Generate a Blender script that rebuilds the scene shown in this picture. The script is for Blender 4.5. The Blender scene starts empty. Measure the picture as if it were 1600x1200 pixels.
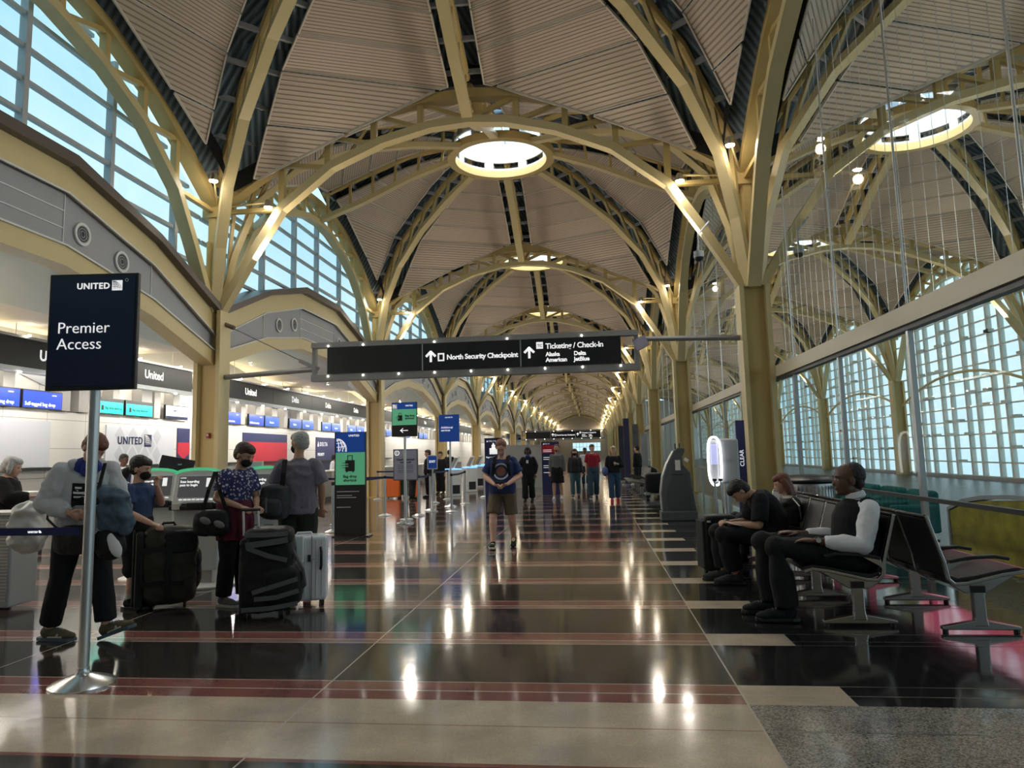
import bpy, bmesh, math, random
from mathutils import Vector, Matrix, noise
from math import sin, cos, pi, radians as RAD, sqrt
random.seed(7)
SC = bpy.context.scene
COL = SC.collection
V = Vector

# ------------------------------------------------------------------ materials
MATS = {}
def mat(name, col, rough=.5, metal=0., emit=None, es=0., bump=None, noise_amt=0., nscale=8., spec=.5, coat=0., alpha=1.):
    if name in MATS: return MATS[name]
    m = bpy.data.materials.new(name); m.use_nodes = True
    nt = m.node_tree; b = nt.nodes['Principled BSDF']
    b.inputs['Base Color'].default_value = (*col, 1)
    b.inputs['Roughness'].default_value = rough
    b.inputs['Metallic'].default_value = metal
    b.inputs['Specular IOR Level'].default_value = spec
    b.inputs['Coat Weight'].default_value = coat
    if emit: b.inputs['Emission Color'].default_value = (*emit, 1); b.inputs['Emission Strength'].default_value = es
    if noise_amt > 0 or bump:
        tc = nt.nodes.new('ShaderNodeTexCoord'); nz = nt.nodes.new('ShaderNodeTexNoise')
        nz.inputs['Scale'].default_value = nscale; nz.inputs['Detail'].default_value = 5
        nt.links.new(tc.outputs['Object'], nz.inputs['Vector'])
        if noise_amt > 0:
            mx = nt.nodes.new('ShaderNodeMix'); mx.data_type = 'RGBA'
            mx.inputs[6].default_value = (*[c*(1-noise_amt) for c in col], 1)
            mx.inputs[7].default_value = (*[min(1, c*(1+noise_amt)) for c in col], 1)
            nt.links.new(nz.outputs['Fac'], mx.inputs[0]); nt.links.new(mx.outputs[2], b.inputs['Base Color'])
        if bump:
            bp = nt.nodes.new('ShaderNodeBump'); bp.inputs['Strength'].default_value = bump; bp.inputs['Distance'].default_value = .02
            nt.links.new(nz.outputs['Fac'], bp.inputs['Height']); nt.links.new(bp.outputs[0], b.inputs['Normal'])
    MATS[name] = m
    return m

def glass(name, col, refl=.9, rough=.02, f0=1.45, dens=1.):
    """thin pane: transparent with a fresnel reflection"""
    if name in MATS: return MATS[name]
    m = bpy.data.materials.new(name); m.use_nodes = True
    nt = m.node_tree; nt.nodes.clear()
    o = nt.nodes.new('ShaderNodeOutputMaterial'); t = nt.nodes.new('ShaderNodeBsdfTransparent')
    g = nt.nodes.new('ShaderNodeBsdfGlossy'); lw = nt.nodes.new('ShaderNodeLayerWeight'); pw = nt.nodes.new('ShaderNodeMath'); fr = nt.nodes.new('ShaderNodeMapRange'); mx = nt.nodes.new('ShaderNodeMixShader')
    t.inputs[0].default_value = (*col, 1); g.inputs['Roughness'].default_value = rough; g.inputs[0].default_value = (refl, refl, refl, 1)
    lw.inputs[0].default_value = .5; pw.operation = 'POWER'; pw.inputs[1].default_value = 4.5; nt.links.new(lw.outputs['Facing'], pw.inputs[0])
    nt.links.new(pw.outputs[0], fr.inputs[0]); fr.inputs[3].default_value = ((f0-1)/(f0+1))**2; fr.inputs[4].default_value = .38
    nt.links.new(fr.outputs[0], mx.inputs[0]); nt.links.new(t.outputs[0], mx.inputs[1]); nt.links.new(g.outputs[0], mx.inputs[2])
    nt.links.new(mx.outputs[0], o.inputs[0]); MATS[name] = m
    return m

# ------------------------------------------------------------------ mesh builder
class MB:
    def __init__(s): s.v = []; s.f = []; s.m = []; s.uv = None
    def add(s, vs, fs, mi=0):
        b = len(s.v); s.v += [tuple(v) for v in vs]
        s.f += [tuple(b+i for i in f) for f in fs]; s.m += [mi]*len(fs); return s
    def box(s, c, d, rot=None, mi=0, taper=1.):
        x, y, z = d[0]/2, d[1]/2, d[2]/2
        vs = [V((sx*x*(taper if sz > 0 else 1), sy*y*(taper if sz > 0 else 1), sz*z)) for sz in (-1, 1) for sy in (-1, 1) for sx in (-1, 1)]
        if rot is not None: vs = [rot @ v for v in vs]
        c = V(c); vs = [v+c for v in vs]
        return s.add(vs, [(0,2,3,1),(4,5,7,6),(0,1,5,4),(2,6,7,3),(0,4,6,2),(1,3,7,5)], mi)
    def box2(s, a, b, mi=0):
        a, b = V(a), V(b); return s.box((a+b)/2, [abs(b[i]-a[i]) for i in range(3)], None, mi)
    def bar(s, p0, p1, w, h, up=(0,0,1), mi=0):
        return s.strip([p0, p1], w, h, up, mi)
    def strip(s, pts, w, h, up=(0,0,1), mi=0, side=None):
        """box section swept along a polyline with mitred joints; w = sideways, h = along up"""
        pts = [V(p) for p in pts]; up = V(up); rings = []
        for i, p in enumerate(pts):
            d = (pts[min(i+1, len(pts)-1)]-pts[max(i-1, 0)]).normalized()
            sd = V(side) if side is not None else d.cross(up)
            if sd.length < 1e-4: sd = V((1,0,0))
            sd.normalize(); n = sd.cross(d).normalized()
            if 0 < i < len(pts)-1:
                a = (pts[i]-pts[i-1]).normalized(); k = 1/max(.4, a.dot(d))
            else: k = 1
            rings.append([p+sd*(w/2*a_)+n*(h/2*b_*k) for a_, b_ in ((-1,-1),(1,-1),(1,1),(-1,1))])
        vs = [v for r in rings for v in r]; fs = []
        for i in range(len(rings)-1):
            for j in range(4):
                a = i*4+j; b = i*4+(j+1) % 4; fs.append((a, b, b+4, a+4))
        fs += [(3,2,1,0), tuple(len(vs)-4+j for j in range(4))]
        return s.add(vs, fs, mi)
    def tube(s, pts, r, n=8, mi=0, cap=True):
        pts = [V(p) for p in pts]
        rs = r if isinstance(r, (list, tuple)) else [r]*len(pts)
        vs = []; fs = []; prev = None
        for i, p in enumerate(pts):
            d = (pts[min(i+1, len(pts)-1)]-pts[max(i-1, 0)])
            d = d.normalized() if d.length > 1e-6 else V((0,0,1))
            if prev is None:
                a = V((0,0,1)) if abs(d.z) < .9 else V((1,0,0)); prev = d.cross(a).normalized()
            else:
                prev = prev-d*prev.dot(d)
                prev = prev.normalized() if prev.length > 1e-6 else d.orthogonal().normalized()
            q = d.cross(prev)
            for j in range(n):
                t = 2*pi*j/n; vs.append(p+(prev*cos(t)+q*sin(t))*rs[i])
        for i in range(len(pts)-1):
            for j in range(n):
                a = i*n+j; b = i*n+(j+1) % n; fs.append((a, b, b+n, a+n))
        if cap: fs += [tuple(range(n-1, -1, -1)), tuple(len(vs)-n+j for j in range(n))]
        return s.add(vs, fs, mi)
    def cyl(s, c, r, h, n=20, mi=0, r2=None):
        c = V(c); return s.tube([c, c+V((0,0,h))], [r, r if r2 is None else r2], n, mi)
    def lathe(s, prof, c=(0,0,0), n=28, mi=0, M=None, sx=1., sy=1., ring=False):
        vs = []; fs = []; c = V(c)
        for r, z in prof:
            for j in range(n):
                t = 2*pi*j/n; v = V((r*cos(t)*sx, r*sin(t)*sy, z)); vs.append((M @ v if M else v)+c)
        for i in range(len(prof)-1):
            for j in range(n):
                a = i*n+j; b = i*n+(j+1) % n; fs.append((a, b, b+n, a+n))
        if ring: fs += [((len(prof)-1)*n+j, (len(prof)-1)*n+(j+1) % n, (j+1) % n, j) for j in range(n)]
        else: fs += [tuple(range(n-1, -1, -1)), tuple(len(vs)-n+j for j in range(n))]
        return s.add(vs, fs, mi)
    def prism(s, poly, origin, ax, ay, depth, mi=0):
        """poly 2-D points on axes ax, ay at origin, extruded by vector depth"""
        o, ax, ay, dp = V(origin), V(ax), V(ay), V(depth); n = len(poly)
        a = [o+ax*p[0]+ay*p[1] for p in poly]; b = [p+dp for p in a]
        fs = [tuple(range(n-1, -1, -1)), tuple(range(n, 2*n))]+[(i, (i+1) % n, n+(i+1) % n, n+i) for i in range(n)]
        return s.add(a+b, fs, mi)
    def ball(s, c, r, sc=(1,1,1), nu=14, nv=9, mi=0, M=None):
        c = V(c); vs = []; fs = []
        for i in range(1, nv):
            t = pi*i/nv
            for j in range(nu):
                p = 2*pi*j/nu; v = V((r*sin(t)*cos(p)*sc[0], r*sin(t)*sin(p)*sc[1], r*cos(t)*sc[2])); vs.append((M @ v if M else v)+c)
        top = V((0,0,r*sc[2])); bot = -top
        vs += [(M @ top if M else top)+c, (M @ bot if M else bot)+c]; T = len(vs)-2
        for i in range(nv-2):
            for j in range(nu):
                a = i*nu+j; b = i*nu+(j+1) % nu; fs.append((a, a+nu, b+nu, b))
        for j in range(nu):
            fs.append((T, j, (j+1) % nu)); fs.append((T+1, (nv-2)*nu+(j+1) % nu, (nv-2)*nu+j))
        return s.add(vs, fs, mi)
    def join(s, o, M=None, mi=None):
        b = len(s.v); s.v += [tuple(M @ V(v)) if M else v for v in o.v]
        s.f += [tuple(b+i for i in f) for f in o.f]; s.m += (o.m if mi is None else [mi]*len(o.f)); return s
    def mesh(s, name, mats, smooth=False):
        me = bpy.data.meshes.new(name); me.from_pydata(s.v, [], s.f)
        if not isinstance(mats, (list, tuple)): mats = [mats]
        for m in mats: me.materials.append(m)
        me.polygons.foreach_set('material_index', [min(i, len(mats)-1) for i in s.m])
        if s.uv:
            u = me.uv_layers.new(name='UVMap')
            for l in me.loops: u.data[l.index].uv = s.uv[l.vertex_index]
        bm = bmesh.new(); bm.from_mesh(me); bmesh.ops.recalc_face_normals(bm, faces=bm.faces); bm.to_mesh(me); bm.free()
        if smooth:
            me.polygons.foreach_set('use_smooth', [True]*len(me.polygons))
            if smooth != 'all':
                try: me.set_sharp_from_angle(angle=RAD(38))
                except Exception: pass
        me.update(); return me

def link(name, me, parent=None, loc=None):
    o = bpy.data.objects.new(name, me); COL.objects.link(o)
    if parent: o.parent = parent
    if loc: o.location = loc
    return o
def obj(name, mb, mats, parent=None, smooth=False, bevel=0., loc=None, seg=2):
    me = mb.mesh(name, mats, smooth) if isinstance(mb, MB) else mb
    o = link(name, me, parent, loc)
    if bevel:
        bv = o.modifiers.new('bevel', 'BEVEL'); bv.width = bevel; bv.segments = seg; bv.limit_method = 'ANGLE'; bv.angle_limit = RAD(40)
    return o
def thing(name, label, cat, loc=(0,0,0), rz=0., group=None, scale=None):
    o = bpy.data.objects.new(name, None); COL.objects.link(o); o.location = loc; o.rotation_euler = (0,0,rz); o.empty_display_size = .1
    if scale: o.scale = (scale,)*3
    return tag(o, label, cat, group)
def tag(o, label, cat, group=None, kind=None):
    o['label'] = label; o['category'] = cat
    if group: o['group'] = group
    if kind: o['kind'] = kind
    return o
def struct(name, mb, m, smooth=False):
    o = obj(name, mb, m, None, smooth); o['kind'] = 'structure'; return o
def dup(root, loc=None, rz=None, label=None, group=None):
    r = root.copy(); COL.objects.link(r)
    if loc is not None: r.location = loc
    if rz is not None: r.rotation_euler = (r.rotation_euler[0], r.rotation_euler[1], rz)
    if label: r['label'] = label
    if group: r['group'] = group
    kids = {}
    for ch in root.children:
        c = ch.copy(); COL.objects.link(c); c.parent = r
        for g in ch.children:
            d = g.copy(); COL.objects.link(d); d.parent = c
    return r
TMP = bpy.data.scenes.new('workbench')
def bake(o):
    """mesh of an object with its modifiers applied, evaluated alone"""
    TMP.collection.objects.link(o); vl = TMP.view_layers[0]; vl.update(); dg = vl.depsgraph
    me = bpy.data.meshes.new_from_object(o.evaluated_get(dg)); bpy.data.objects.remove(o); return me
def text_mesh(s, size, m, ext=.002, align='LEFT', bold=0., space=1.):
    cu = bpy.data.curves.new('lettering', 'FONT'); cu.body = s; cu.size = size; cu.extrude = ext; cu.align_x = align; cu.offset = bold
    cu.space_character = space; cu.resolution_u = 3
    t = bpy.data.objects.new('lettering', cu); me = bake(t); me.materials.clear(); me.materials.append(m); me.name = 'lettering'
    return me
def text(s, size, m, loc, rot, parent=None, **k):
    o = link('lettering', text_mesh(s, size, m, **k), parent); o.location = loc; o.rotation_euler = rot; return o
FRONT = (pi/2, 0, 0)          # lettering that faces -Y
ORD = ['first', 'second', 'third', 'fourth', 'fifth', 'sixth', 'seventh', 'eighth', 'ninth', 'tenth', 'eleventh', 'twelfth', 'thirteenth']

# palette (surface colours; the white lettering also glows a little)
STEEL = mat('yellow_paint', (.52, .385, .15), .42, noise_amt=.06, nscale=3)
STEEL2 = mat('pale_yellow_paint', (.58, .475, .245), .42, noise_amt=.05, nscale=3)
GREYP = mat('grey_panel', (.30, .31, .33), .5, noise_amt=.04, nscale=4)
DARKM = mat('dark_metal', (.03, .03, .032), .4)
BLACK = mat('black_plastic', (.012, .012, .013), .35)
WHITEP = mat('white_panel', (.72, .71, .68), .4)
CHROME = mat('brushed_steel', (.62, .63, .64), .22, metal=1.)
ALU = mat('satin_aluminium', (.55, .56, .57), .35, metal=1.)
WHITET = mat('white_lettering', (.85, .85, .85), .5, emit=(1,1,1), es=.5)
NAVY = mat('navy_panel', (.012, .02, .075), .3)
# ------------------------------------------------------------------ the place
XL, XR, Y1, BAY = -8.21, 3.33, 15.11, 12.281
ZC = 4.77                                   # where the branches leave the column
NB = 11                                     # bays beyond the camera's
XW = XR+BAY                                 # outer window wall of the second hall
GX = 3.72                                   # glass partition
def nth(k, base=0): return ORD[k-base] if 0 <= k-base < len(ORD) else 'rearmost'
def Yk(k): return Y1+BAY*(k-1)              # column row k = 1 is the first in view
LOW = [(.03,ZC),(.155,6.0),(.27,7.03),(.465,7.92),(.667,8.42),(.853,8.69),(1,8.76)]
UPP = [(0,7.10),(.186,7.82),(.388,8.53),(.636,9.10),(.822,9.29),(1,9.34)]
DLOW = [(.19,10.39),(.37,10.03),(.57,9.45),(.77,8.51),(.895,7.39),(.95,6.13),(.985,ZC)]
MLOW = [(.27,10.34),(.49,10.0),(.743,9.34),(1,8.80)]
PM = [(.24,10.80),(.49,10.52),(.743,9.94),(1,9.45)]
PD = [(.24,10.80),(.37,10.60),(.57,9.94),(.77,9.04),(.9,8.06),(1,7.16),(1.05,6.9)]
def interp(tab, x):
    if x <= tab[0][0]: return tab[0][1]
    for (a, b), (c, d) in zip(tab, tab[1:]):
        if x <= c: return b+(d-b)*(x-a)/(c-a)
    return tab[-1][1]
def surf(d, w, off=0.):
    zm = interp(PM, d); zd = interp(PD, d); return zm-(zm-zd)*w*w+off

# --- ceiling panel material: slatted metal, grooves follow the seams (uv.x runs across them in metres)
def slat_mat():
    m = bpy.data.materials.new('slatted_tan_panel'); m.use_nodes = True; nt = m.node_tree; b = nt.nodes['Principled BSDF']
    uv = nt.nodes.new('ShaderNodeUVMap'); sp = nt.nodes.new('ShaderNodeSeparateXYZ'); nt.links.new(uv.outputs[0], sp.inputs[0])
    mu = nt.nodes.new('ShaderNodeMath'); mu.operation = 'MULTIPLY'; mu.inputs[1].default_value = 1/.07; nt.links.new(sp.outputs[0], mu.inputs[0])
    fr = nt.nodes.new('ShaderNodeMath'); fr.operation = 'FRACT'; nt.links.new(mu.outputs[0], fr.inputs[0])
    rp = nt.nodes.new('ShaderNodeValToRGB'); nt.links.new(fr.outputs[0], rp.inputs[0])
    e = rp.color_ramp.elements; e[0].position = 0; e[0].color = (.05,.05,.05,1); e[1].position = .3; e[1].color = (1,1,1,1)
    n = rp.color_ramp.elements.new(.16); n.color = (.08,.08,.08,1); n = rp.color_ramp.elements.new(.9); n.color = (1,1,1,1); n = rp.color_ramp.elements.new(1.); n.color = (.1,.1,.1,1)
    mx = nt.nodes.new('ShaderNodeMix'); mx.data_type = 'RGBA'; mx.inputs[6].default_value = (.24,.195,.155,1); mx.inputs[7].default_value = (.53,.43,.335,1)
    nt.links.new(rp.outputs[0], mx.inputs[0]); nt.links.new(mx.outputs[2], b.inputs['Base Color'])
    bp = nt.nodes.new('ShaderNodeBump'); bp.inputs['Strength'].default_value = .6; bp.inputs['Distance'].default_value = .02
    nt.links.new(rp.outputs[0], bp.inputs['Height']); nt.links.new(bp.outputs[0], b.inputs['Normal'])
    b.inputs['Roughness'].default_value = .5
    return m
def deck_mat():
    m = bpy.data.materials.new('corrugated_grey_blue_deck'); m.use_nodes = True; nt = m.node_tree; b = nt.nodes['Principled BSDF']
    uv = nt.nodes.new('ShaderNodeUVMap'); sp = nt.nodes.new('ShaderNodeSeparateXYZ'); nt.links.new(uv.outputs[0], sp.inputs[0])
    mu = nt.nodes.new('ShaderNodeMath'); mu.operation = 'MULTIPLY'; mu.inputs[1].default_value = 2*pi/.16; nt.links.new(sp.outputs[1], mu.inputs[0])
    fr = nt.nodes.new('ShaderNodeMath'); fr.operation = 'SINE'; nt.links.new(mu.outputs[0], fr.inputs[0])
    mr = nt.nodes.new('ShaderNodeMapRange'); mr.inputs[1].default_value = -1; nt.links.new(fr.outputs[0], mr.inputs[0])
    mx = nt.nodes.new('ShaderNodeMix'); mx.data_type = 'RGBA'; mx.inputs[6].default_value = (.05,.08,.10,1); mx.inputs[7].default_value = (.17,.25,.30,1)
    nt.links.new(mr.outputs[0], mx.inputs[0]); nt.links.new(mx.outputs[2], b.inputs['Base Color'])
    bp = nt.nodes.new('ShaderNodeBump'); bp.inputs['Strength'].default_value = .8; bp.inputs['Distance'].default_value = .05
    nt.links.new(mr.outputs[0], bp.inputs['Height']); nt.links.new(bp.outputs[0], b.inputs['Normal'])
    b.inputs['Roughness'].default_value = .5
    return m
SLAT = slat_mat(); DECK = deck_mat()
TRIM = mat('pale_panel_edge', (.62,.56,.48), .4)

ZR = [(1.4,10.80),(1.57,10.78),(3.05,10.56),(4.0,10.25),(4.8,9.93),(5.6,9.62),(6.14,9.42),(6.6,9.05),(7.1,8.55),(7.6,8.05),(8.0,7.62),(8.45,7.16),(9.0,6.6)]
def clip(poly, a, b, c):
    """keep the side a*x+b*y <= c"""
    out = []
    for i, p in enumerate(poly):
        q = poly[(i+1) % len(poly)]; dp = a*p[0]+b*p[1]-c; dq = a*q[0]+b*q[1]-c
        if dp <= 0: out.append(p)
        if dp*dq < 0: t = dp/(dp-dq); out.append((p[0]+(q[0]-p[0])*t, p[1]+(q[1]-p[1])*t))
    return out
def dome_meshes(HX, HY):
    """ceiling of one dome centred on the origin: rings of slatted panels, their pale edges, and the deck above"""
    P = MB(); P.uv = []; D = MB(); D.uv = []; T = MB(); H = 6.14; fx, fy = HX/H, HY/H
    rings = [1.72,2.62,3.52,4.42,5.32,6.22,7.12,8.02,8.9]; c8 = cos(pi/8)
    for s_ in range(8):
        a0 = s_*pi/4; a1 = a0+pi/4; mid = a0+pi/8; bx, by = cos(mid), sin(mid)
        mids = (s_ % 2 == 0)                     # does the sector start on a mid rib
        g0, g1 = (.42, .58) if mids else (.58, .42)
        n0 = (sin(a0), -cos(a0)); n1 = (-sin(a1), cos(a1))
        def zz(p, off=0.): return interp(ZR, (p[0]*bx+p[1]*by)/c8)+off+.07
        def W3_(p, off=0.): return (p[0]*fx, p[1]*fy, zz(p, off))
        for ra, rb in zip(rings, rings[1:]):
            ra2, rb2 = ra+.020, rb-.020
            poly = [(ra2*cos(a0), ra2*sin(a0)), (rb2*cos(a0), rb2*sin(a0)), (rb2*cos(a1), rb2*sin(a1)), (ra2*cos(a1), ra2*sin(a1))]
            poly = clip(poly, n0[0], n0[1], -g0); poly = clip(poly, n1[0], n1[1], -g1) if poly else poly
            for ax, gp in (((1,0),.50),((-1,0),.50),((0,1),.20),((0,-1),.80)):
                if poly: poly = clip(poly, ax[0], ax[1], H-gp)
            if len(poly) < 3: continue
            base = len(P.v)
            for p in poly: P.v.append(W3_(p)); P.uv.append(((p[0]*bx+p[1]*by), 0.))
            P.f.append(tuple(range(base, base+len(poly)))); P.m.append(0)
            for i, p in enumerate(poly):
                q = poly[(i+1) % len(poly)]
                seam = abs((p[0]-q[0])*bx+(p[1]-q[1])*by) < 1e-4
                if (p[0]-q[0])**2+(p[1]-q[1])**2 > .01: T.bar(W3_(p,-.01), W3_(q,-.01), .012 if seam else .03, .03 if seam else .06)
        for ra, rb in ((1.5,2.6),(2.6,3.9),(3.9,5.2),(5.2,6.2),(6.2,7.2),(7.2,8.2),(8.2,8.9)):
            poly = [(ra*cos(a0), ra*sin(a0)), (rb*cos(a0), rb*sin(a0)), (rb*cos(a1), rb*sin(a1)), (ra*cos(a1), ra*sin(a1))]
            for ax in ((1,0),(-1,0),(0,1),(0,-1)):
                if poly: poly = clip(poly, ax[0], ax[1], H)
            if len(poly) < 3: continue
            base = len(D.v)
            for p in poly: D.v.append(W3_(p, .42)); D.uv.append((0., -p[0]*by+p[1]*bx))
            D.f.append(tuple(range(base, base+len(poly)))); D.m.append(0)
    def zs(x, y): return interp(ZR, max(x*cos(RAD(22.5+45*q))+y*sin(RAD(22.5+45*q)) for q in range(8))/c8)+.07
    for (nx, ny), gp in (((1,0),.50),((-1,0),.50),((0,1),.20),((0,-1),.80)):  # black strips added to keep the roof gaps dark and stop light leaks
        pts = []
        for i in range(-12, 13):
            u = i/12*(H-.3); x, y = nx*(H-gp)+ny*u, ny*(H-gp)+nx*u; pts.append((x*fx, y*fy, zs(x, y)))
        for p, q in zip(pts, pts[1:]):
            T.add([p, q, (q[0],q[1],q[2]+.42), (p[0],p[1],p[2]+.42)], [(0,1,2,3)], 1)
    return P.mesh('ceiling', SLAT), D.mesh('ceiling', DECK), T.mesh('ceiling', [TRIM, mat('gap_shade_closure', (.015,.017,.02), .8)])

def dome_frame(HX, HY, detail=True):
    """oculus ring, drum and eight ribs: list of (name, mesh, sub)"""
    out = []
    R = MB(); R.lathe([(1.40,10.33),(1.60,10.33),(1.62,10.50),(1.40,10.50)], n=48)
    ring = MB(); n = 48
    prof = [(1.38,10.36),(1.62,10.36),(1.62,10.58),(1.38,10.58)]
    vs = []; fs = []
    for r, z in prof:
        for j in range(n): vs.append((r*cos(2*pi*j/n), r*sin(2*pi*j/n), z))
    for i in range(4):
        for j in range(n):
            a = i*n+j; b = i*n+(j+1) % n; c = ((i+1) % 4)*n
            fs.append((a, b, c+(j+1) % n, c+j))
    ring.add(vs, fs); out.append(('oculus_ring', ring.mesh('oculus_ring', STEEL, True)))
    dr = MB()
    for z0, z1 in ((10.58,10.66),(10.84,11.05)):
        vs = [(r*cos(2*pi*j/n), r*sin(2*pi*j/n), z) for r, z in ((1.40,z0),(1.46,z0),(1.46,z1),(1.40,z1)) for j in range(n)]
        fs = [(i*n+j, i*n+(j+1) % n, ((i+1) % 4)*n+(j+1) % n, ((i+1) % 4)*n+j) for i in range(4) for j in range(n)]
        dr.add(vs, fs)
    vs = [(r*cos(2*pi*j/n), r*sin(2*pi*j/n), z) for z, r in ((11.05,1.42),(11.75,1.30),(11.80,1.05)) for j in range(n)]
    up_ = MB(); up_.add(vs, [(i*n+j, i*n+(j+1) % n, (i+1)*n+(j+1) % n, (i+1)*n+j) for i in range(2) for j in range(n)])
    out.append(('skylight_drum', up_.mesh('skylight_drum', mat('frosted_blue_white', (.50,.60,.70), .5), True)))
    for k in range(8):
        a = 2*pi*(k+.5)/8; dr.box((1.43*cos(a), 1.43*sin(a), 10.75), (.06,.30,.2), Matrix.Rotation(a, 3, 'Z'))
    out.append(('drum', dr.mesh('drum', mat('cream_drum', (.42,.41,.37), .5), True)))
    mu = MB()
    for k in range(4):
        a = pi*k/4; mu.strip([V((cos(a)*r, sin(a)*r, 11.45+.25*(1-(r/1.45)**2))) for r in (-1.36,-.8,0,.8,1.36)], .05, .05)
    out.append(('skylight_bar', mu.mesh('skylight_bar', ALU)))
    for k in range(8):
        r = MB(); st = []
        if k % 2 == 0:
            d = V([(1,0,0),(0,1,0),(-1,0,0),(0,-1,0)][k//2]); L = HX if d.x else HY; e = d; prof = MLOW
            low = [e*(q*L)+V((0,0,z)) for q, z in prof]; low[0] = e*1.6+V((0,0,10.42))
            up = [e*(q*L)+V((0,0,interp(ZR, q*6.14)+.14)) for q in (.26,.49,.743,.97)]
            ups = [(up[i]) for i in range(4)]; offs = [V((0,0,0))]
        else:
            s = [(1,1),(-1,1),(-1,-1),(1,-1)][k//2]; e = V((s[0]*HX, s[1]*HY, 0))
            low = [e*q+V((0,0,z)) for q, z in DLOW]; low[0] = e.normalized()*1.6+V((0,0,10.40))
            up = [e*q+V((0,0,interp(ZR, q*8.43)+.14)) for q in (.2,.37,.57,.77,.9,.97)]
        hd = e.normalized(); sd = hd.cross(V((0,0,1)))
        r.strip(low, .23, .14, side=sd)
        out.append(('rib', r.mesh('rib', STEEL2)))
        if detail:
            u = MB()
            u.tube(up, .10, 8)
            # struts between the chords and cross ties
            m_ = len(low)
            def onl(path, q):
                L_ = [(path[i+1]-path[i]).length for i in range(len(path)-1)]; tot = sum(L_)*q
                for i, l in enumerate(L_):
                    if tot <= l: return path[i].lerp(path[i+1], tot/l)
                    tot -= l
                return path[-1].copy()
            N = 5 if k % 2 == 0 else 8
            for i in range(N+1):
                a = onl(low, i/N*.86+.06); dist = (V((a.x, a.y, 0))).length
                b = onl(up, min(1, i/N*.9+.06))
                u.bar(a+V((0,0,.03)), b, .09, .07)
                u.bar(b+sd*.60, b-sd*.60, .07, .10, mi=1)
            out.append(('upper_chord', u.mesh('upper_chord', [STEEL, GREYP])))
    return out

def arch_parts(half):
    """edge arch truss in the x-z plane, spanning 2*half about the origin"""
    lo = [V((half*(u-1), 0, z)) for u, z in LOW]; lo += [V((-p.x, 0, p.z)) for p in lo[-2::-1]]
    up = [V((half*(u-1), 0, z)) for u, z in UPP]; up += [V((-p.x, 0, p.z)) for p in up[-2::-1]]
    parts = [('lower_chord', MB().strip(lo, .26, .17, side=(0,1,0)).mesh('lower_chord', STEEL2)),
             ('upper_chord', MB().strip(up, .30, .20, side=(0,1,0)).mesh('upper_chord', STEEL))]
    def zl(x): return interp(LOW, 1-abs(x)/half)
    def zu(x): return interp(UPP, 1-abs(x)/half)
    N = 4; dx = half*.73/N; xs = [i*dx for i in range(N+1)]
    posts = [0.]+[s*x for x in xs[1:] for s in (-1, 1)]
    for x in posts:
        parts.append(('post', MB().bar((x,0,zl(x)), (x,0,zu(x)), .13, .13, up=(0,1,0)).mesh('post', STEEL)))
    for s in (-1, 1):
        for i in range(N):
            a, b = xs[i], xs[i+1]
            parts.append(('brace', MB().bar((s*(a+.06),0,zl(a)+.06), (s*(b-.05),0,zu(b)-.08), .09, .11, up=(0,1,0)).mesh('brace', STEEL)))
        x = xs[N]
        parts.append(('tie', MB().bar((s*x,0,zl(x)), (s*half,0,7.03), .09, .12, up=(0,1,0)).mesh('tie', STEEL)))
    return parts

def place(parts, root, loc):
    for n, me in parts:
        o = link(n, me, root)
def build_copy(name, parts, label, cat, loc, rz=0, group=None):
    t = thing(name, label, cat, loc, rz, group)
    for n, me in parts: link(n, me, t)
    return t

HX, HY, HW = (XR-XL)/2, BAY/2, BAY/2
domeA = dome_meshes(HX, HY); domeB = dome_meshes(HW, HY)
frameA = dome_frame(HX, HY); frameB = dome_frame(HW, HY)
frameA0 = dome_frame(HX, HY, False)
archA = arch_parts(HX); archB = arch_parts(HW); archL = arch_parts(HY)
CXA, CXB = (XL+XR)/2, XR+HW
for k in range(-1, NB+1):                    # bay k lies between rows k and k+1
    yc = Yk(k)+HY
    for tag_, cx, dm, fr, hall in (('A', CXA, domeA, frameA, 'the main hall'), ('B', CXB, domeB, frameB, 'the hall behind the glass')):
        if k > 8 and tag_ == 'B': continue
        for me in dm:
            o = link('ceiling', me); o.location = (cx, yc, 0); o['kind'] = 'structure'
        far = k > 4
        lab = f'{nth(k)} skylight ring with dome ribs from the camera in {hall}' if not far else f'distant domed bay ribs of {hall}'
        build_copy('dome_ribs', fr, lab, 'roof frame', (cx, yc, 0), 0, f'dome ribs of {hall}')
for k in range(0, NB+2):
    far = k > 5
    for cx, pr_, hall in ((CXA, archA, 'the main hall'), (CXB, archB, 'the hall behind the glass')):
        if k > 8 and pr_ is archB: continue
        lab = f'{nth(k,1)} yellow truss arch spanning across {hall}, counted from the camera' if not far else f'distant yellow truss arch across {hall}'
        build_copy('arch_truss', pr_, lab, 'arch', (cx, Yk(k), 0), 0, f'truss arches across {hall}')
for k in range(-1, NB+1):
    far = k > 5
    for X, side in ((XL, 'above the check-in canopies'), (XR, 'over the glass partition'), (XW, 'against the outer window wall')):
        if k > 8 and X > XR+1: continue
        lab = f'{nth(k, 1 if X == XW else 0)} yellow truss arch running lengthwise {side}, counted from the camera' if not far else f'distant lengthwise yellow truss arch {side}'
        build_copy('arch_truss', archL, lab, 'arch', (X, Yk(k)+HY, 0), pi/2, f'lengthwise arches {side}')

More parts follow.
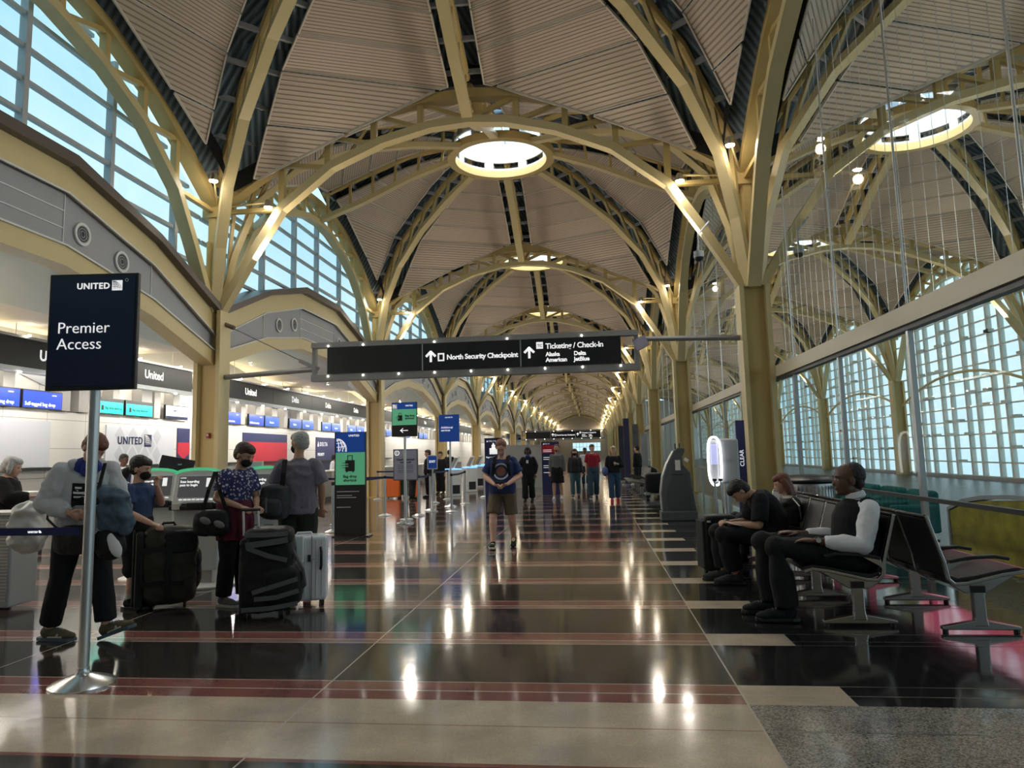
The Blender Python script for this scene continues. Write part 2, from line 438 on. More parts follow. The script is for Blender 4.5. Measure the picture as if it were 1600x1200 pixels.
# --- columns
LENS = mat('lamp_lens', (.9,.9,.85), .3, emit=(1,.93,.8), es=60)
BRONZE = mat('brown_bracket', (.16,.12,.10), .5)
def column_parts(left):
    ps = []
    s = MB()
    for x in (-.25, .25): s.box((x,0,ZC/2), (.09,.46,ZC))
    ps.append(('flange', s.mesh('flange', STEEL2)))
    w = MB().box((0,0,ZC/2), (.42,.16,ZC))
    ps.append(('web', w.mesh('web', STEEL)))
    ps.append(('base_plate', MB().box((0,0,.02), (.72,.62,.04)).mesh('base_plate', STEEL)))
    h = MB(); h.box((0,0,ZC+1.2), (.16,.30,2.5)); h.box((0,0,7.05), (.40,.40,.34)); h.box((0,.12,ZC+1.0), (.30,.05,2.0))
    h.tube([(0,-.24,ZC+.1),(0,-.24,6.3)], .055, 8)
    ps.append(('head', h.mesh('head', STEEL)))
    return ps
def flood(mi=0):
    f = MB(); f.tube([(0,0,-.02),(0,0,.14)], [.10,.06], 12); l = MB(); l.cyl((0,0,-.035), .085, .02, 12)
    return f.mesh('lamp_housing', CHROME), l.mesh('lamp_lens', LENS)
FH, FL = flood()
colp = column_parts(True)
LIGHTS = []
for k in range(0, NB+2):
    far = k > 5
    for X, where, sg in ((XL, 'the left row beside check-in', 1), (XR, 'the row along the glass partition', -1), (XW, 'the row at the outer window wall', -1)):
        if k > 8 and X == XW: continue
        n = nth(k, 2 if X == XW else 1)
        lab = f'{n} yellow steel column from the camera in {where}' if not far else f'distant yellow steel column in {where}'
        t = build_copy('steel_column', colp, lab, 'column', (X, Yk(k), 0), 0, f'columns of {where}')
        if k >= 1 and X != XW:
            # lamp arms at the column head: rod along Y/X with lamps
            for (dx, dy, dz) in ((sg*.45, -.95, 7.42), (sg*1.35, -.25, 7.02)):
                a = link('lamp_arm', MB().tube([(sg*.1,-.1,7.1),(dx,dy,dz+.1)], .022, 6).mesh('lamp_arm', STEEL2), t)
                if k <= 7:
                    b = link('lamp_housing', FH, t); b.location = (dx, dy, dz)
                    c = link('lamp_lens', FL, b)
                else:
                    c = link('lamp_lens', FL, t); c.location = (dx, dy, dz)
                LIGHTS.append((X+dx, Yk(k)+dy, dz-.12, k))
                if k <= 3:
                    pass
# ------------------------------------------------------------------ floor
def stone(name, c1, c2, rough=.09, scale=60., c3=None):
    m = bpy.data.materials.new(name); m.use_nodes = True; nt = m.node_tree; b = nt.nodes['Principled BSDF']
    g = nt.nodes.new('ShaderNodeNewGeometry'); n1 = nt.nodes.new('ShaderNodeTexVoronoi'); n1.inputs['Scale'].default_value = scale
    n2 = nt.nodes.new('ShaderNodeTexNoise'); n2.inputs['Scale'].default_value = 2.2; n2.inputs['Detail'].default_value = 6
    nt.links.new(g.outputs['Position'], n1.inputs['Vector']); nt.links.new(g.outputs['Position'], n2.inputs['Vector'])
    mx = nt.nodes.new('ShaderNodeMix'); mx.data_type = 'RGBA'; mx.inputs[6].default_value = (*c1,1); mx.inputs[7].default_value = (*c2,1)
    sp = nt.nodes.new('ShaderNodeSeparateColor'); nt.links.new(n1.outputs['Color'], sp.inputs[0]); nt.links.new(sp.outputs[0], mx.inputs[0])
    m2 = nt.nodes.new('ShaderNodeMix'); m2.data_type = 'RGBA'; m2.blend_type = 'MULTIPLY'; m2.inputs[0].default_value = 1
    r = nt.nodes.new('ShaderNodeValToRGB'); r.color_ramp.elements[0].position = .3; r.color_ramp.elements[0].color = (.72,.72,.72,1); r.color_ramp.elements[1].position = .7; r.color_ramp.elements[1].color = (1.15,1.12,1.08,1)
    nt.links.new(n2.outputs['Fac'], r.inputs[0]); nt.links.new(mx.outputs[2], m2.inputs[6]); nt.links.new(r.outputs[0], m2.inputs[7])
    nt.links.new(m2.outputs[2], b.inputs['Base Color'])
    n3 = nt.nodes.new('ShaderNodeTexNoise'); n3.inputs['Scale'].default_value = 9; n3.inputs['Detail'].default_value = 4; nt.links.new(g.outputs['Position'], n3.inputs['Vector'])
    mr = nt.nodes.new('ShaderNodeMapRange'); mr.inputs[3].default_value = rough*.55; mr.inputs[4].default_value = rough*1.6; nt.links.new(n3.outputs['Fac'], mr.inputs[0]); nt.links.new(mr.outputs[0], b.inputs['Roughness'])
    bp = nt.nodes.new('ShaderNodeBump'); bp.inputs['Strength'].default_value = .035; bp.inputs['Distance'].default_value = .02
    n4 = nt.nodes.new('ShaderNodeTexNoise'); n4.inputs['Scale'].default_value = 3.5; nt.links.new(g.outputs['Position'], n4.inputs['Vector']); nt.links.new(n4.outputs['Fac'], bp.inputs['Height']); nt.links.new(bp.outputs[0], b.inputs['Normal'])
    b.inputs['Specular IOR Level'].default_value = .75
    return m
F_DARK = stone('dark_brown_stone', (.020,.019,.018), (.055,.050,.045))
F_BLACK = stone('black_stone', (.010,.010,.011), (.030,.030,.032))
F_RED = stone('dark_red_stone', (.22,.085,.072), (.27,.11,.095), scale=170.)
F_BEIGE = stone('beige_stone', (.50,.41,.315), (.60,.50,.40), rough=.13, scale=150.)
F_GREY = stone('speckled_grey_stone', (.09,.085,.08), (.46,.43,.40), scale=120)
F_LINE = mat('pale_inlay_line', (.52,.44,.38), .12)
F_PINK = stone('pink_beige_stone', (.29,.17,.14), (.35,.22,.18), scale=170.)
F_HALL = stone('grey_hall_stone', (.035,.042,.042), (.07,.078,.076), rough=.3)
fm = [F_DARK, F_BLACK, F_RED, F_BEIGE, F_GREY, F_LINE, F_PINK, F_HALL]
fl = MB()
def fq(x0, x1, y0, y1, mi):
    fl.add([(x0,y0,0),(x1,y0,0),(x1,y1,0),(x0,y1,0)], [(0,1,2,3)], mi)
SX = [-16.0, -4.53, -1.84, .86, 1.50, GX]
S0 = 5.10; PER = 1.3645; SW = .37; LN = .012
YEND = Yk(NB+1)
def row(y0, y1, kind):
    for i, (a, b) in enumerate(zip(SX, SX[1:])):
        left = i < 3
        if kind == 'gap':
            mi = 0 if left else 1
        elif kind == 'red': mi = 2 if left else (3 if i == 3 else 1)
        elif kind == 'pink': mi = 6 if left else (3 if i == 3 else 1)
        elif kind == 'line': mi = 5 if left else (5 if i == 3 else 7)
        elif kind == 'beige': mi = 3 if left else 4
        elif kind == 'joint': mi = 6 if left else 7
        ln = LN if i in (1,2,3) else 0
        fq(a+ln, b, y0, y1, mi)
        if ln: fq(a, a+ln, y0, y1, 5)
row(-12, 3.76, 'gap'); row(3.76, 3.80, 'red'); row(3.80, 4.30, 'beige'); row(4.30, 4.312, 'joint'); row(4.312, S0-SW, 'beige')
n = 0
while S0+n*PER < YEND+8:
    t = S0+n*PER
    if n == 0: row(t-SW, t-SW+.17, 'red'); row(t-SW+.17, t-SW+.185, 'line'); row(t-SW+.185, t-.012, 'red'); row(t-.012, t, 'line')
    else: row(t-SW, t-SW+.015, 'line'); row(t-SW+.015, t-SW+.12, 'pink'); row(t-SW+.12, t-SW+.135, 'line'); row(t-SW+.135, t-.015, 'red'); row(t-.015, t, 'line')
    row(t, t+PER-SW, 'gap'); n += 1
fq(GX, XW+.3, -12, YEND+8, 7)
struct('floor', fl, fm)

# ------------------------------------------------------------------ left side: canopies and the check-in wall
GW = glass('window_glass', (.80,.93,.96), .9, .01, 1.5)
def sym(tab): return tab+[(BAY-u, z) for u, z in tab[::-1]]
G_LOW = sym([(0,3.86),(2.4,4.56),(4.75,4.93)]); G_UP = sym([(0,4.22),(2.4,5.22),(4.75,5.80)])
B_BOT = sym([(0,3.56),(2.4,4.25),(4.75,4.62)]); B_TOP = sym([(0,4.70),(2.4,5.66),(4.75,6.22)]); C_TOP = sym([(0,4.86),(2.4,5.80),(4.75,6.40)])
CAPM = mat('brown_metal_coping', (.10,.082,.072), .35, noise_amt=.1, nscale=2)
VENTD = mat('vent_dark', (.05,.052,.055), .5)
SOFF = mat('white_vault_plaster', (.66,.63,.59), .7)
def band(mb, lo, hi, x0, x1, mi=0):
    n = len(lo)
    for i in range(n-1):
        (a, za), (b, zb) = lo[i], lo[i+1]; (_, ya), (_, yb) = hi[i], hi[i+1]
        mb.add([(x0,a,za),(x1,a,za),(x1,b,zb),(x0,b,zb),(x0,a,ya),(x1,a,ya),(x1,b,yb),(x0,b,yb)],
               [(0,1,2,3),(4,7,6,5),(1,5,6,2),(0,3,7,4),(0,4,5,1),(3,2,6,7)], mi)
can = []
b = MB(); band(b, B_BOT, G_LOW, -.25, .10); can.append(('lower_band', b.mesh('lower_band', STEEL2)))
b = MB(); band(b, G_UP, B_TOP, -.25, .10); can.append(('upper_band', b.mesh('upper_band', STEEL2)))
b = MB(); band(b, G_LOW, G_UP, -.20, .04); can.append(('fascia', b.mesh('fascia', GREYP)))
b = MB(); band(b, B_TOP, C_TOP, -.45, .26); can.append(('coping', b.mesh('coping', CAPM)))
WT = mat('pale_edge_trim', (.62,.64,.64), .4)
b = MB(); b.strip([(.12,u,z-.01) for u, z in G_UP], .03, .03); b.strip([(.12,u,z+.01) for u, z in G_LOW], .03, .03); can.append(('edge_trim', b.mesh('edge_trim', WT)))
b = MB()
for u in (2.4, 4.75, 7.53, 9.88): can.append(('panel_joint', MB().box2((.03,u-.008,interp(G_LOW,u)), (.055,u+.008,interp(G_UP,u))).mesh('panel_joint', WT)))
for z in (5.22, 5.5): can.append(('panel_joint', MB().box2((.03,4.75,z-.01), (.052,7.53,z+.01)).mesh('panel_joint', WT)))
def vent():
    r = MB()
    r.lathe([(.145,0),(.19,0),(.19,.03),(.145,.03)], n=28, ring=True)
    g = MB(); g.lathe([(0.001,0),(.15,0),(.15,.006),(.001,.006)], n=24)
    for q in (.045,.09,.13): g.lathe([(q,.006),(q+.014,.006),(q+.014,.022),(q,.022)], n=24, mi=1, ring=True)
    return r.mesh('vent', WT), g.mesh('vent_grille', [VENTD, GREYP])
VR, VG = vent()
VEN = [(3.30,5.05),(4.30,5.24),(7.95,5.24),(8.98,5.05)]
for k in range(0, NB+1):
    far = k > 4
    lab = f'{ORD[k]} grey and yellow arched canopy from the camera, over the check-in counters' if not far else 'distant arched canopy over the check-in counters'
    t = thing('check_in_canopy', lab, 'canopy', (XL, Yk(k), 0), 0, 'arched canopies over the check-in counters')
    for nme, me in can: link(nme, me, t)
    if k < 7:
        for u, z in VEN:
            v = link('vent', VR, t); v.location = (.05, u, z); v.rotation_euler = (0, pi/2, 0)
            g = link('vent_grille', VG, v)
# the white vaults behind the canopies, one continuous ceiling
XS = -11.15                                  # plane of the airline sign band
XWL = -11.5                                  # check-in back wall
vt = MB(); BACKZ = sym([(0,3.45),(2.4,3.95),(4.75,4.22)])
for k in range(-1, NB+1):
    y = Yk(k); n_ = len(B_BOT)
    for i in range(n_-1):
        (a, za), (b_, zb) = B_BOT[i], B_BOT[i+1]
        ua, ub = max(za+.05, 4.30), max(zb+.05, 4.30)
        vt.add([(XL-.25,y+a,za+.05),(XL-.25,y+b_,zb+.05),(-9.3,y+b_,ub),(-9.3,y+a,ua)], [(0,1,2,3)])
        vt.add([(-9.3,y+a,ua),(-9.3,y+b_,ub),(-15.5,y+b_,ub),(-15.5,y+a,ua)], [(0,1,2,3)])
vault = struct('ceiling', vt, SOFF)
# inner grey rib arches and warm cove behind the sign band
ribm = MB()
for k in range(-1, NB+1):
    y = Yk(k); lo = [(u+y, z-.55 if 0 < i < 5 else z-.5) for i, (u, z) in enumerate(B_BOT)]; hi = [(u+y, max(z+.05, 4.32)) for u, z in B_BOT]
    band(ribm, [(u, min(z, 4.08)) for u, z in lo], hi, -11.9, -11.7)
struct('trim_1', ribm, mat('grey_rib', (.34,.36,.40), .5))
# back wall of white metal panels with joints
def panel_wall_mat():
    m = bpy.data.materials.new('white_metal_panels'); m.use_nodes = True; nt = m.node_tree; b = nt.nodes['Principled BSDF']
    g = nt.nodes.new('ShaderNodeNewGeometry'); sp = nt.nodes.new('ShaderNodeSeparateXYZ'); nt.links.new(g.outputs['Position'], sp.inputs[0])
    cb = nt.nodes.new('ShaderNodeCombineXYZ'); nt.links.new(sp.outputs[1], cb.inputs[0]); nt.links.new(sp.outputs[2], cb.inputs[1])
    bk = nt.nodes.new('ShaderNodeTexBrick'); bk.offset = 0; bk.inputs['Scale'].default_value = 1; bk.inputs['Brick Width'].default_value = 1.2; bk.inputs['Row Height'].default_value = .62
    bk.inputs['Mortar Size'].default_value = .006; bk.inputs['Color1'].default_value = (.66,.645,.61,1); bk.inputs['Color2'].default_value = (.63,.615,.58,1); bk.inputs['Mortar'].default_value = (.25,.24,.22,1)
    nt.links.new(cb.outputs[0], bk.inputs['Vector']); nt.links.new(bk.outputs['Color'], b.inputs['Base Color']); b.inputs['Roughness'].default_value = .35
    return m
PW_ = panel_wall_mat()
w = MB(); w.box2((XWL-.3,-10,0), (XWL,YEND+4,2.66))
w.box2((XWL-.3,-10,2.66), (XWL-.22,YEND+4,3.50))
w.box2((XWL-.3,-10,3.47), (XWL-.0,YEND+4,3.60))
struct('wall_left', w, [PW_])
w = MB(); w.box2((-15.6,-10,0), (-15.4,YEND+4,5)); struct('wall_left_rear', w, mat('cream_wall', (.62,.52,.36), .7))
# grey fins of the niche row above the screens
fn = MB()
FINS = [(11.0,11.3),(12.1,12.5),(13.1,13.4),(14.72,15.0),(15.27,15.64),(16.45,16.7),(17.6,18.05),(18.15,18.42),(19.03,19.35),(21.2,21.5),(22.32,22.63),(23.0,23.3),(24.05,24.4),(25.35,25.8),(26.4,26.7),(27.6,27.9)]
y = 28.9
while y < 110: FINS += [(y,y+.4),(y+.95,y+1.3),(y+2.2,y+2.5)]; y += 3.66
for a, b_ in FINS: fn.box2((XWL-.22, a, 2.68), (XWL+.06, b_, 3.45))
struct('trim_2', fn, mat('grey_fin', (.36,.35,.33), .5))
SIGNK = mat('dark_sign_face', (.018,.019,.020), .35)
bands = [(1.0,4.7,''),(4.7,8.4,''),(8.4,12.1,'United'),(12.1,15.75,'United'),(15.75,19.35,'United'),(21.0,24.64,'United')]+[(24.64+3.66*q,24.64+3.66*(q+1),'Delta' if q < 9 else '') for q in range(12)]
cenY = {3:14.0,4:17.55,5:22.95,6:26.6,7:30.1,8:33.8,9:37.5,10:41.4}
for i, (a, b_, wd) in enumerate(bands):
    lab = f'black airline sign panel reading {wd}, {ORD[i-3]} one from the left frame edge' if 3 <= i < 11 else 'far black airline sign panel in the sign band'
    t = thing('airline_sign', lab, 'sign', (XS, a, 0), 0, 'airline sign band over the check-in wall')
    obj('face', MB().box2((-.06,.006,3.44), (.06,b_-a-.006,4.0)), SIGNK, t)
    obj('rail', MB().box2((-.10,0,3.34), (.11,b_-a,3.435)), ALU, t); obj('rail', MB().box2((-.10,0,4.005), (.11,b_-a,4.06)), ALU, t)
    cy_ = cenY.get(i, (a+b_)/2)
    if wd: text(wd, .30, WHITET, (.062, cy_-a, 3.63), (pi/2,0,pi/2), t, align='CENTER', bold=.008)
    for q in range(2):
        y_ = (b_-a)*(.25+.5*q)
        obj('hanger', MB().tube([(0,y_,4.05),(0,y_,4.9)], .012, 6), WHITEP, t)
        obj('downlight', MB().cyl((.12,y_,3.31), .035, .03, 10), LENS, t)
        obj('downlight', MB().cyl((.13,y_+.2,4.06), .03, .03, 10), LENS, t)

# ------------------------------------------------------------------ upper lunette windows, left
MUL = mat('grey_window_frame', (.40,.42,.44), .4)
wx = XL-.35
for k in range(-1, NB+1):
    y = Yk(k); m_ = MB()
    for d_ in (-5.1,-3.0,-.9,.9,3.0,5.1):
        yy = y+BAY/2+d_; top = interp(UPP, 1-abs(d_)/HY)+.1; bot = interp(C_TOP, BAY/2+d_)-.5
        m_.box2((wx-.09, yy-.05, bot), (wx+.05, yy+.05, top))
    z = 4.8
    while z < 9.4:
        # chord of the arch at this height
        xs_ = [d_ for d_ in [q*.05 for q in range(0, 123)] if interp(UPP, 1-d_/HY)+.05 > z]
        if xs_:
            h_ = xs_[-1]; m_.box2((wx-.07, y+BAY/2-h_, z-.035), (wx+.02, y+BAY/2+h_, z+.035))
        z += .535
    struct(f'window_{k+2}', m_, MUL)
    g_ = MB(); pts = [(u*HY, z_+.1) for u, z_ in UPP]; poly = [(p, z_) for p, z_ in pts]+[(BAY-p, z_) for p, z_ in pts[-2::-1]]
    poly = [(0,3.9)]+poly+[(BAY,3.9)]
    g_.add([(wx, y+p, z_) for p, z_ in poly], [tuple(range(len(poly)))])
    struct(f'window_{k+2}', g_, GW)

# ------------------------------------------------------------------ glass partition on the right
GP = glass('partition_glass', (.95,.98,.97), .85, .015, 1.38)
BEAMM = mat('champagne_beam', (.47,.42,.31), .35)
for k in range(-1, NB+1):
    y = Yk(k); far = k > 5
    lab = f'{nth(k)} long champagne transom beam from the camera, across the glass partition' if not far else 'distant transom beam of the glass partition'
    t = thing('transom_beam', lab, 'beam', (GX, y, 0), 0, 'transom beams of the glass partition')
    obj('beam', MB().box2((-.09,.1,2.90), (.09,BAY-.1,3.12)), BEAMM, t)
    obj('dark_channel', MB().box2((-.05,.1,2.84), (.05,BAY-.1,2.90)), DARKM, t)  # dark metal channel under the beam
    for q in (1,3,5,7,9):
        yy = BAY/10*q
        top = interp(LOW, 1-abs(yy-BAY/2)/HY)
        obj('rod', MB().tube([(0,yy,3.1),(0,yy,top)], .014, 6), ALU, t)
        obj('post', MB().box2((-.03,yy-.035,0), (.03,yy+.035,2.9)), MAT_PK if 'MAT_PK' in globals() else ALU, t)
    hr = thing('handrail', f'{nth(k)} dark handrail from the camera, along the foot of the glass partition' if not far else 'distant handrail along the glass partition', 'rail', (GX-.12, y, 0), 0, 'handrails along the glass partition')
    obj('rail', MB().box2((-.02,.35,.90), (.03,BAY-.35,.945)), ALU if k > 0 else DARKM, hr)
    obj('bracket', MB().bar((.0,1.2,.9), (.11,1.2,.86), .04, .04), ALU, hr); obj('bracket', MB().bar((.0,BAY-1.2,.9), (.11,BAY-1.2,.86), .04, .04), ALU, hr)
    if k >= -1 and k < 6:
        g_ = MB(); g_.add([(GX,y+.3,.06),(GX,y+BAY-.3,.06),(GX,y+BAY-.3,2.86),(GX,y+.3,2.86)], [(0,1,2,3)]); struct(f'window_{k+30}', g_, GP)
        g_ = MB(); pts = [(u*HY, z_-.1) for u, z_ in LOW]; poly = [(.3,3.1)]+[(p, z_) for p, z_ in pts if p > .3]+[(BAY-p, z_) for p, z_ in pts[-2::-1] if p > .3]+[(BAY-.3,3.1)]
        g_.add([(GX, y+p, z_) for p, z_ in poly], [tuple(range(len(poly)))]); struct(f'window_{k+30}', g_, GP)
        wr = MB(); yy = .6
        while yy < BAY-.5:
            top = interp(LOW, 1-abs(yy-BAY/2)/HY)-.1; wr.tube([(GX+.03,y+yy,3.1),(GX+.03,y+yy,top)], .003, 4); yy += .307
        if k < 2: struct(f'trim_{k+10}', wr, ALU)

# ------------------------------------------------------------------ outer window wall
WFR = mat('pale_window_grid', (.60,.60,.53), .45)
for k in range(0, 9):
    y = Yk(k); m_ = MB(); z0 = .15
    i = 0; yy = .75
    while yy < BAY-.4:
        top = interp(UPP, 1-abs(yy-BAY/2)/HY)
        m_.box2((XW+.25,y+yy-.075,z0), (XW+.42,y+yy+.075,top)); yy += (.86 if i % 2 == 0 else 1.30); i += 1
    z = .15
    while z < 9.3:
        xs_ = [d_ for d_ in [q*.05 for q in range(0, 123)] if interp(UPP, 1-d_/HY) > z]
        if xs_: m_.box2((XW+.30,y+BAY/2-xs_[-1],z-.03), (XW+.38,y+BAY/2+xs_[-1],z+.03))
        z += .575
    random.seed(k+3)
    for q in range(46):                    # small light shelves set in the grid
        zz = .15+.575*random.randint(1,14); yy = random.uniform(.8, BAY-1.3)
        if zz < interp(UPP, 1-abs(yy-BAY/2)/HY)-.3: m_.box2((XW+.1,y+yy,zz-.02), (XW+.3,y+yy+.35,zz+.10))
    struct(f'window_{k+50}', m_, WFR)
    g_ = MB(); pts = [(u*HY, z_) for u, z_ in UPP]; poly = [(0,.1)]+pts+[(BAY-p, z_) for p, z_ in pts[-2::-1]]+[(BAY,.1)]
    g_.add([(XW+.35, y+p, z_) for p, z_ in poly], [tuple(range(len(poly)))]); struct(f'window_{k+50}', g_, glass('clear_glass', (.93,.98,.99), .9, .01, 1.4))
    ar = MB(); P_ = [V((XW+.1, y+.3+(BAY-.6)*i/12, 3.5+1.05*(1-((i-6)/6)**2))) for i in range(13)]; ar.tube(P_, .06, 8)
    tag(obj('tie_arch', ar, STEEL2), f'{nth(k,2)} slim pale tie arch from the camera, in front of the outer window grid', 'arch', 'slim tie arches by the outer windows')
w = MB(); w.box2((XW+.2,-10,-.1), (XW+.5,YEND,.15)); struct('baseboard_right', w, GREYP)
w = MB(); w.box2((XW+.2,Yk(9),0), (XW+.5,YEND,10)); w.box2((GX+.3,Yk(9)-.2,0), (XW+.2,Yk(9),9.0)); struct('wall_right', w, WHITEP)
# end window and the walls that close the building
w = MB(); w.box2((-16,-10.2,0), (XW+1,-10,11.5)); w.box2((XL,-10.2,0),(XL+.1,-10,1)); struct('wall_front', w, SOFF)
e_ = MB()
for q in range(9): e_.box2((-4.0+q*.70-.03,YEND+.1,1.7), (-4.0+q*.70+.03,YEND+.2,3.4))
for z in (1.7,2.55,3.4): e_.box2((-4.0,YEND+.1,z-.03), (1.6,YEND+.2,z+.03))
struct('window_80', e_, MUL)
w = MB(); w.box2((XL,YEND+.2,3.4), (XR,YEND+.3,11)); w.box2((XL,YEND+.2,0), (XR,YEND+.3,1.7)); w.box2((XL,YEND+.2,1.7), (-4.0,YEND+.3,3.4)); w.box2((1.6,YEND+.2,1.7), (XR,YEND+.3,3.4)); struct('wall_end', w, mat('tan_end_wall', (.34,.27,.19), .6))
w = MB(); w.box2((-16,YEND+.3,0), (XL,YEND+.6,11.5)); w.box2((XR,YEND+.3,0), (XW+1,YEND+.6,11.5)); struct('wall_back', w, SOFF)
# ------------------------------------------------------------------ marks and signs
SCRB = mat('bright_blue_screen', (.01,.03,.5), .3, emit=(.01,.055,.80), es=1.0)
SCRT = mat('turquoise_screen', (.01,.5,.4), .3, emit=(.01,.62,.50), es=.9)
SCRD = mat('navy_blue_screen', (.01,.05,.25), .3, emit=(.01,.07,.32), es=.9)
SCRW = mat('pale_screen', (.5,.6,.6), .3, emit=(.42,.55,.55), es=.7)
SGREEN = mat('sign_green', (.09,.36,.20), .4, emit=(.09,.36,.20), es=.35)
SBLUE = mat('sign_blue', (.005,.045,.24), .35, emit=(.005,.045,.24), es=.35)
SBLACK = mat('sign_black', (.010,.011,.013), .3)
DNAVY = mat('delta_navy', (.022,.028,.105), .4)
DRED = mat('delta_red', (.52,.02,.045), .4)
LIGHTP = mat('light_grey_panel', (.55,.57,.62), .35)
DIAM = mat('diamond_grey', (.44,.46,.51), .35)
def globe(t, cx, cz, s, m, y=-.006, back=None, axis='y', full=False):
    """square mark with curved meridians and parallels"""
    mb = MB()
    def P(u, v): return (cx+u*s, y, cz+v*s) if axis == 'y' else (y, cx+u*s, cz+v*s)
    sd = (0,1,0) if axis == 'y' else (1,0,0)
    if back:
        bk = MB()
        if axis == 'y': bk.box2((cx-.5*s,y+.001,cz-.5*s),(cx+.5*s,y+.004,cz+.5*s))
        else: bk.box2((y-.004,cx-.5*s,cz-.5*s),(y-.001,cx+.5*s,cz+.5*s))
        obj('emblem_field', bk, back, t)
    w = .028*s
    for q in (.2,.38,.56,.74,.92):
        pts = [P(-.46+q*sin(a)*.98, .46-q*(1-cos(a))*.0-.95*(1-cos(a))*1.0) for a in [RAD(x) for x in range(8, 84, 9)]]
        mb.strip([p for p in pts], w, .004, side=None, up=sd)
    for q in (.15,.38,.62,.88):
        pts = [P(-.46+.9*sin(RAD(a))*(.35+q*.6), .46-q*.85*(1-.25*cos(RAD(a)))) for a in range(0, 80, 10)]
        mb.strip(pts, w, .004, up=sd)
    obj('emblem', mb, m, t)
def united(t, x, z, size, m, y=-.004, axis='y', logo=True, back=None, lm=None):
    rot = FRONT if axis == 'y' else (pi/2,0,pi/2)
    loc = (x, y, z) if axis == 'y' else (y, x, z)
    text('UNITED', size, m, loc, rot, t, bold=size*.02, space=1.12)
    if logo: globe(t, x+size*4.75, z+size*.36, size*1.2, lm or m, y, back, axis)
def delta_mark(t, x, z, s, m, y=-.004, word=True, axis='y'):
    mb = MB()
    def P(u, v): return (x+u*s, y, z+v*s) if axis == 'y' else (y, x+u*s, z+v*s)
    for tri in (((0,0),(.45,1.0),(.45,.36)), ((.9,0),(.45,.36),(.45,1.0)), ((0,-.05),(.45,.28),(.9,-.05))):
        mb.add([P(*p) for p in tri], [(0,1,2)])
    obj('emblem', mb, m, t)
    if word: text('DELTA', s*1.1, m, (P(1.25,.05)), FRONT if axis == 'y' else (pi/2,0,pi/2), t, space=1.35)
def suitcase_icon(t, cx, cz, s, m, mg, y=-.005):
    mb = MB(); mb.box((cx,y,cz), (s*.62,.004,s*.72)); 
    mb.box((cx-.15*s,y,cz+.52*s),(.05*s,.004,.32*s)); mb.box((cx+.15*s,y,cz+.52*s),(.05*s,.004,.32*s)); mb.box((cx,y,cz+.66*s),(.35*s,.004,.05*s))
    mb.box((cx-.2*s,y,cz-.39*s),(.1*s,.004,.06*s)); mb.box((cx+.2*s,y,cz-.39*s),(.1*s,.004,.06*s))
    for q, w in ((.18,.34),(.04,.44),(-.12,.30)): mb.box((cx-.36*s,y-.001,cz+q*s),(w*s,.004,.035*s))
    obj('suitcase_symbol', mb, m, t)
    g = MB()
    for q in (.11,-.04): g.box((cx-.22*s,y-.002,cz+q*s),(.2*s,.003,.05*s))
    obj('suitcase_symbol', g, mg, t)

def pole_stand(t, h, base_r=.20, r=.03):
    obj('base', MB().lathe([(base_r,0),(base_r,.012),(base_r*.86,.03),(base_r*.25,.075),(.04,.10),(r+.004,.12)], n=40), CHROME, t, True)
    obj('pole', MB().cyl((0,0,.08), r, h-.08, 20), ALU, t, True)
# premier access stand
t = thing('sign_stand', 'tall steel pole stand with a dark blue Premier Access board, nearest the camera', 'sign', (-3.57,4.93,0), RAD(6))
pole_stand(t, 2.12, .215, .037)
obj('board', MB().box2((-.335,-.055,2.045), (.315,-.012,2.90)), BLACK, t, bevel=.006)
obj('face', MB().box2((-.315,-.060,2.075), (.297,-.0545,2.875)), mat('night_blue_print', (.008,.014,.055), .25), t)
o = thing('x','x','x'); bpy.data.objects.remove(o)
united(t, -.13, 2.785, .062, WHITET, -.064, back=WHITET, lm=NAVY)
text('Premier\nAccess', .118, WHITET, (-.26,-.064,2.46), FRONT, t, bold=-.001)
obj('sensor_dot', MB().lathe([(.008,-.001),(.013,-.001),(.013,.002),(.008,.002)], (.235,-.063,2.845), 16, M=Matrix.Rotation(pi/2,3,'X'), ring=True), ALU, t)
# belt leading left from it
BELT = mat('navy_belt', (.008,.013,.085), .6)
t = thing('queue_belt', 'navy queue belt with small white mark, running left from the nearest sign pole', 'belt', (-3.57,4.93,0))
obj('belt', MB().box2((-1.35,-.002,1.018), (-.03,.002,1.072)), BELT, t)
obj('buckle', MB().box2((-.06,-.012,1.00), (-.015,.012,1.09)), BLACK, t)
o = united(t, -.47, 1.036, .02, WHITET, -.004)
# queue posts
def queue_post(x, y, label, group='queue posts in the check-in area'):
    t = thing('queue_post', label, 'post', (x,y,0), 0, group)
    obj('base', MB().lathe([(.17,0),(.17,.012),(.14,.028),(.045,.06)], n=24), ALU, t, True)
    obj('pole', MB().cyl((0,0,.04), .031, .92, 14), ALU, t, True)
    obj('belt_head', MB().cyl((0,0,.955), .034, .07, 14), BLACK, t)
    return t
posts = [(-5.38,14.9),(-5.86,16.53),(-7.57,18.8),(-5.40,18.84),(-7.68,25.85),(-4.47,18.67),(-4.55,20.4),(-5.13,23.6),(-5.04,25.4),(-6.09,29.9),(-3.83,19.8),(-6.83,27.9),(-4.0,22.9),(-3.9,26.3)]
wh = ['behind the grey-haired man','just right of the blue and green totem','standing alone before the second left column','just in front of the left orange suitcase','at the foot of the second left column','right of the tall green sign pole','behind the tall green sign pole, second of its row','third of the row behind the green sign','fourth of the row behind the green sign','farthest back near the white kiosks','left of the pole with the blue board','behind the pair of dark figures','right of the pole with the blue board','beside the white kiosks']
wh[1] = 'left behind the blue and green totem'
for (x, y), w_ in zip(posts, wh): queue_post(x, y, f'steel queue post with black head, {w_}')
